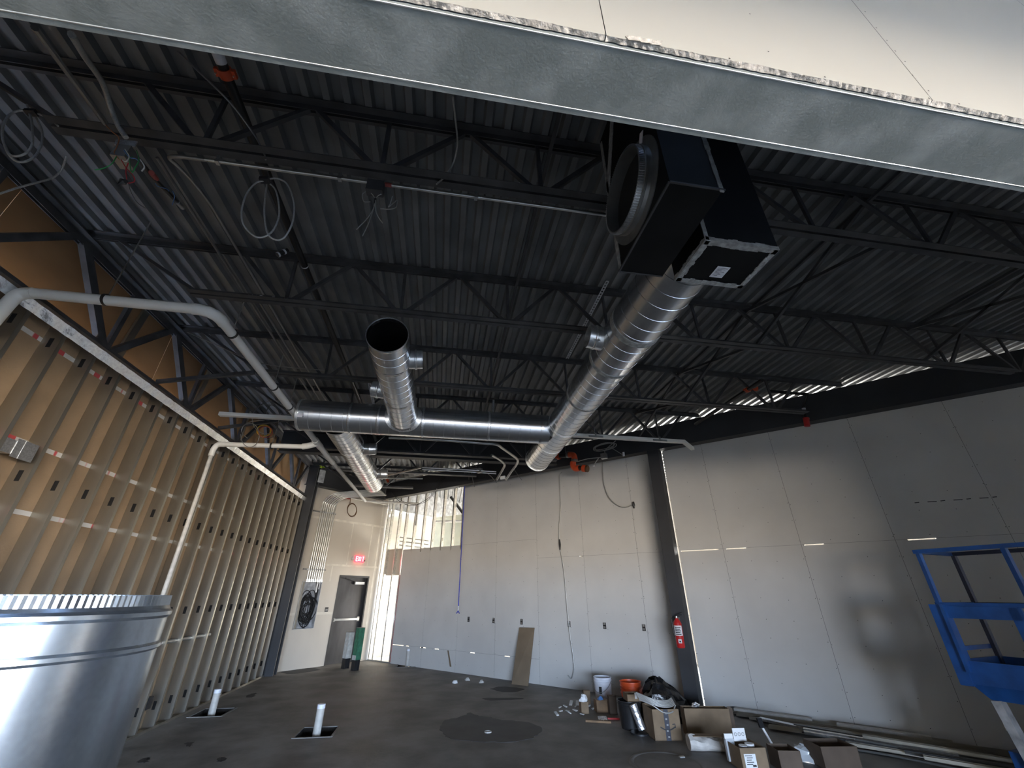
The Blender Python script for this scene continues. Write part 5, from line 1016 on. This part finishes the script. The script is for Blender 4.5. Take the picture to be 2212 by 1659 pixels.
# small litter left of the white bucket
q = at_z(1262, 1540, 0); t = thing('foam_carton', 'small brown carton with crumpled white foam, left of the buckets', 'box', q); build('carton_body', MB().obox(q + Z * 0.075, ux0.normalized() * 0.06, Vector((0, 0.06, 0)), Z * 0.075), 'card', t); build('foam', crumple(q + Z * 0.15, 0.06, 0.06, 0.09, 5, 10, 6, 0.3), 'white', t, 30)
q = at_z(1268, 1523, 0); carton('carton', 'small upright cardboard box behind the foam carton', q - Vector((0.05, 0, 0)), ux0, 0.12, 0.08, 0.20, 'card', False)
q = at_z(1300, 1537, 0); t = thing('wood_block', 'tan wooden block with a blue spool on top in front of the white bucket', 'block', q); build('block_body', MB().obox(q + Z * 0.08, ux0.normalized() * 0.10, Vector((0, 0.07, 0)), Z * 0.08), 'wood', t); build('spool', MB().lathe(q + Vector((-0.02, -0.02, 0.16)), (0.3, -0.8, 0.4), [(-0.02, 0.04), (0.03, 0.04), (0.03, 0.001)], 16), 'blue_wire', t, 40)
q = at_z(1326, 1544, 0); carton('carton', 'narrow dark brown box beside the wooden block', q - Vector((0.06, 0, 0)), ux0, 0.12, 0.10, 0.24, 'card_dark', False)
q = at_z(1302, 1556, 0); t = thing('metal_can_lid', 'shiny silver scrap on the floor before the wooden block', 'scrap', q); build('sheet', MB().obox(q + Z * 0.025, (0.07, 0, 0.0), (0, 0.03, 0.02), (0, -0.001, 0.002)), 'foil', t); build('grip', MB().bar(q + Vector((0.08, 0, 0.02)), q + Vector((0.26, -0.02, 0.015)), 0.025, 0.02), 'red', t)
tag(build('wood_scrap', MB().bar(at_z(1265, 1557, 0.012), at_z(1320, 1560, 0.012), 0.04, 0.024), 'wood'), 'dark flat wood scrap under the silver scrap', 'scrap')
for i in range(16):
    x = 1205 + 5.2 * i + random.uniform(-6, 6); y = 1520 + random.uniform(0, 26); q = at_z(x, y, 0); s_ = random.uniform(0.02, 0.055); a_ = random.uniform(0, 3.1)
    d_ = Vector((math.cos(a_), math.sin(a_), random.uniform(0, .5))); sd = Vector((-math.sin(a_), math.cos(a_), 0))
    tag(build('litter_scrap', MB().obox(q + Z * (s_ * 0.5), d_ * s_, sd * s_ * 0.5, Vector((0, 0, 0.006))), 'scrap'), 'small pale scrap in the litter left of the buckets', 'scrap', 'pale scraps left of the buckets')
for (x, y, lb, m) in ((983, 1476, 'crumpled white paper on the floor left of the leaning board', 'white'), (1040, 1475, 'small pale scrap at the wall foot left of the leaning board', 'scrap'), (1010, 1470, 'flat pale chip at the wall foot near the blue hose', 'scrap')):
    tag(build('paper_scrap', crumple(at_z(x, y, 0), 0.05, 0.04, 0.05, x, 9, 5, 0.4), m), lb, 'scrap')
ht = thing('floor_hatch', 'round cleanout patch in the floor with a bright metal clip, bottom centre right', 'cover', at_z(1440, 1645, 0)); q = at_z(1440, 1650, 0)
build('patch_ring', MB().lathe(q, (0, 0, 1), [(0, 0.42), (0.006, 0.40), (0.006, 0.37), (0.001, 0.36)], 36), 'concrete', ht, 60); build('metal_clip', MB().obox(at_z(1473, 1635, 0.01), (0.03, 0, 0), (0, 0.018, 0), Z * 0.006), 'galv_bright', ht)

# ================================================================== BLUE LIFT
LT = 2.15; c0 = at_z(1978, 1192, LT); c1 = at_z(2212, 1176, LT); uL = (c1 - c0); uL.z = 0; uL.normalize(); vL = Vector((-uL.y, uL.x, 0))
if vL.x < 0: vL = -vL
LL, LW = 1.75, 0.76
lf = thing('scissor_lift', 'blue scissor lift with guard rails standing at the right edge', 'lift', c0 + uL * LL / 2 + vL * LW / 2 - Z * LT)
K = lambda u_, v_, z_: Vector((c0.x, c0.y, 0)) + uL * u_ + vL * v_ + Z * z_
zt, zm, zf, zb_ = LT, 1.62, 1.02, 0.80
def rail(nm, a, b, w=0.038, m='lift_blue', h=None): return build(nm, MB().bar(a, b, w, h or w), m, lf)
for v_ in (0, LW):
    m = 'lift_blue' if v_ == 0 else 'lift_dark'
    rail('top_rail', K(-0.02, v_, zt), K(LL, v_, zt), 0.04, m); rail('mid_rail', K(0, v_, zm), K(LL, v_, zm), 0.04, m)
    for u_ in (0.02, 0.72, 1.40, LL): rail('post', K(u_, v_, zf), K(u_, v_, zt), 0.04, m)
for u_ in (0, LL): rail('end_rail', K(u_, 0, zt), K(u_, LW, zt), 0.04, 'lift_blue'); rail('end_rail', K(u_, 0, zm), K(u_, LW, zm), 0.04, 'lift_blue')
build('gate_frame', MB().bar(K(0.04, -0.03, zm - 0.07), K(0.62, -0.03, zm - 0.07), 0.03, 0.11).bar(K(0.06, -0.03, zf), K(0.06, -0.03, zm), 0.11, 0.03, uL).bar(K(0.60, -0.03, zf), K(0.60, -0.03, zm - 0.02), 0.03, 0.09, uL), 'lift_blue', lf)
build('corner_panel', MB().obox(K(-0.02, LW / 2, (zm + zb_) / 2), uL * 0.012, vL * (LW / 2 + 0.03), Z * 0.02).obox(K(-0.01, 0.0, (zm + zb_ + 0.1) / 2), uL * 0.05, vL * 0.05, Z * ((zm - zb_ - 0.1) / 2)), 'lift_blue', lf)
build('toe_board', MB().obox(K(LL / 2, -0.02, zf), uL * (LL / 2 + 0.03), vL * 0.012, Z * 0.10).obox(K(0.0, LW / 2, zf), uL * 0.012, vL * LW / 2, Z * 0.10).obox(K(LL / 2, LW + 0.02, zf), uL * (LL / 2), vL * 0.012, Z * 0.10), 'lift_blue', lf)
build('platform', MB().hexa([K(0.10, 0.03, zb_), K(LL, 0.03, zb_), K(LL, LW - 0.03, zb_), K(0.10, LW - 0.03, zb_), K(0, -0.01, zf - 0.09), K(LL, -0.01, zf - 0.09), K(LL, LW, zf - 0.09), K(0, LW, zf - 0.09)]), 'lift_blue', lf)
build('control_box', MB().obox(K(0.55, LW - 0.08, zf + 0.22), uL * 0.06, vL * 0.05, Z * 0.05).bar(K(0.55, LW - 0.08, zf + 0.05), K(0.55, LW - 0.08, zf + 0.2), 0.03, 0.03), 'black_plastic', lf)
for k in range(4):
    z0 = 0.40 + 0.085 * k; rail('scissor_arm', K(0.30, 0.12, z0), K(1.55, 0.12, z0 + 0.10), 0.05, 'lift_grey', 0.09); rail('scissor_arm', K(0.30, 0.20, z0 + 0.10), K(1.55, 0.20, z0), 0.05, 'lift_grey', 0.09); rail('scissor_arm', K(0.30, LW - 0.12, z0), K(1.55, LW - 0.12, z0 + 0.10), 0.05, 'lift_grey', 0.09)
lg = rail('end_leg', K(0.20, 0.05, 0.30), K(0.14, 0.05, 0.80), 0.10, 'lift_grey', 0.07)
build('warning_label', MB().obox(K(0.155, 0.012, 0.62), uL * 0.035, vL * 0.002, Z * 0.05), 'white', lg); build('label_band', MB().obox(K(0.155, 0.0105, 0.655), uL * 0.033, vL * 0.002, Z * 0.012), 'redtag', lg)
build('chassis', MB().obox(K(LL / 2 + 0.05, LW / 2, 0.28), uL * (LL / 2), vL * (LW / 2 - 0.06), Z * 0.12), 'lift_blue', lf)
for u_ in (0.30, 1.50):
    for v_ in (0.03, LW - 0.03): build('wheel', MB().lathe(K(u_, v_, 0.16), vL, [(-0.05, 0.001), (-0.05, 0.14), (-0.03, 0.16), (0.03, 0.16), (0.05, 0.14), (0.05, 0.001)], 22), 'rubber', lf, 40)
for o_ in list(COL.objects):
    if o_.type == 'MESH' and o_.parent is None and 'kind' not in o_ and 'label' not in o_: print('UNLABELLED', o_.name)
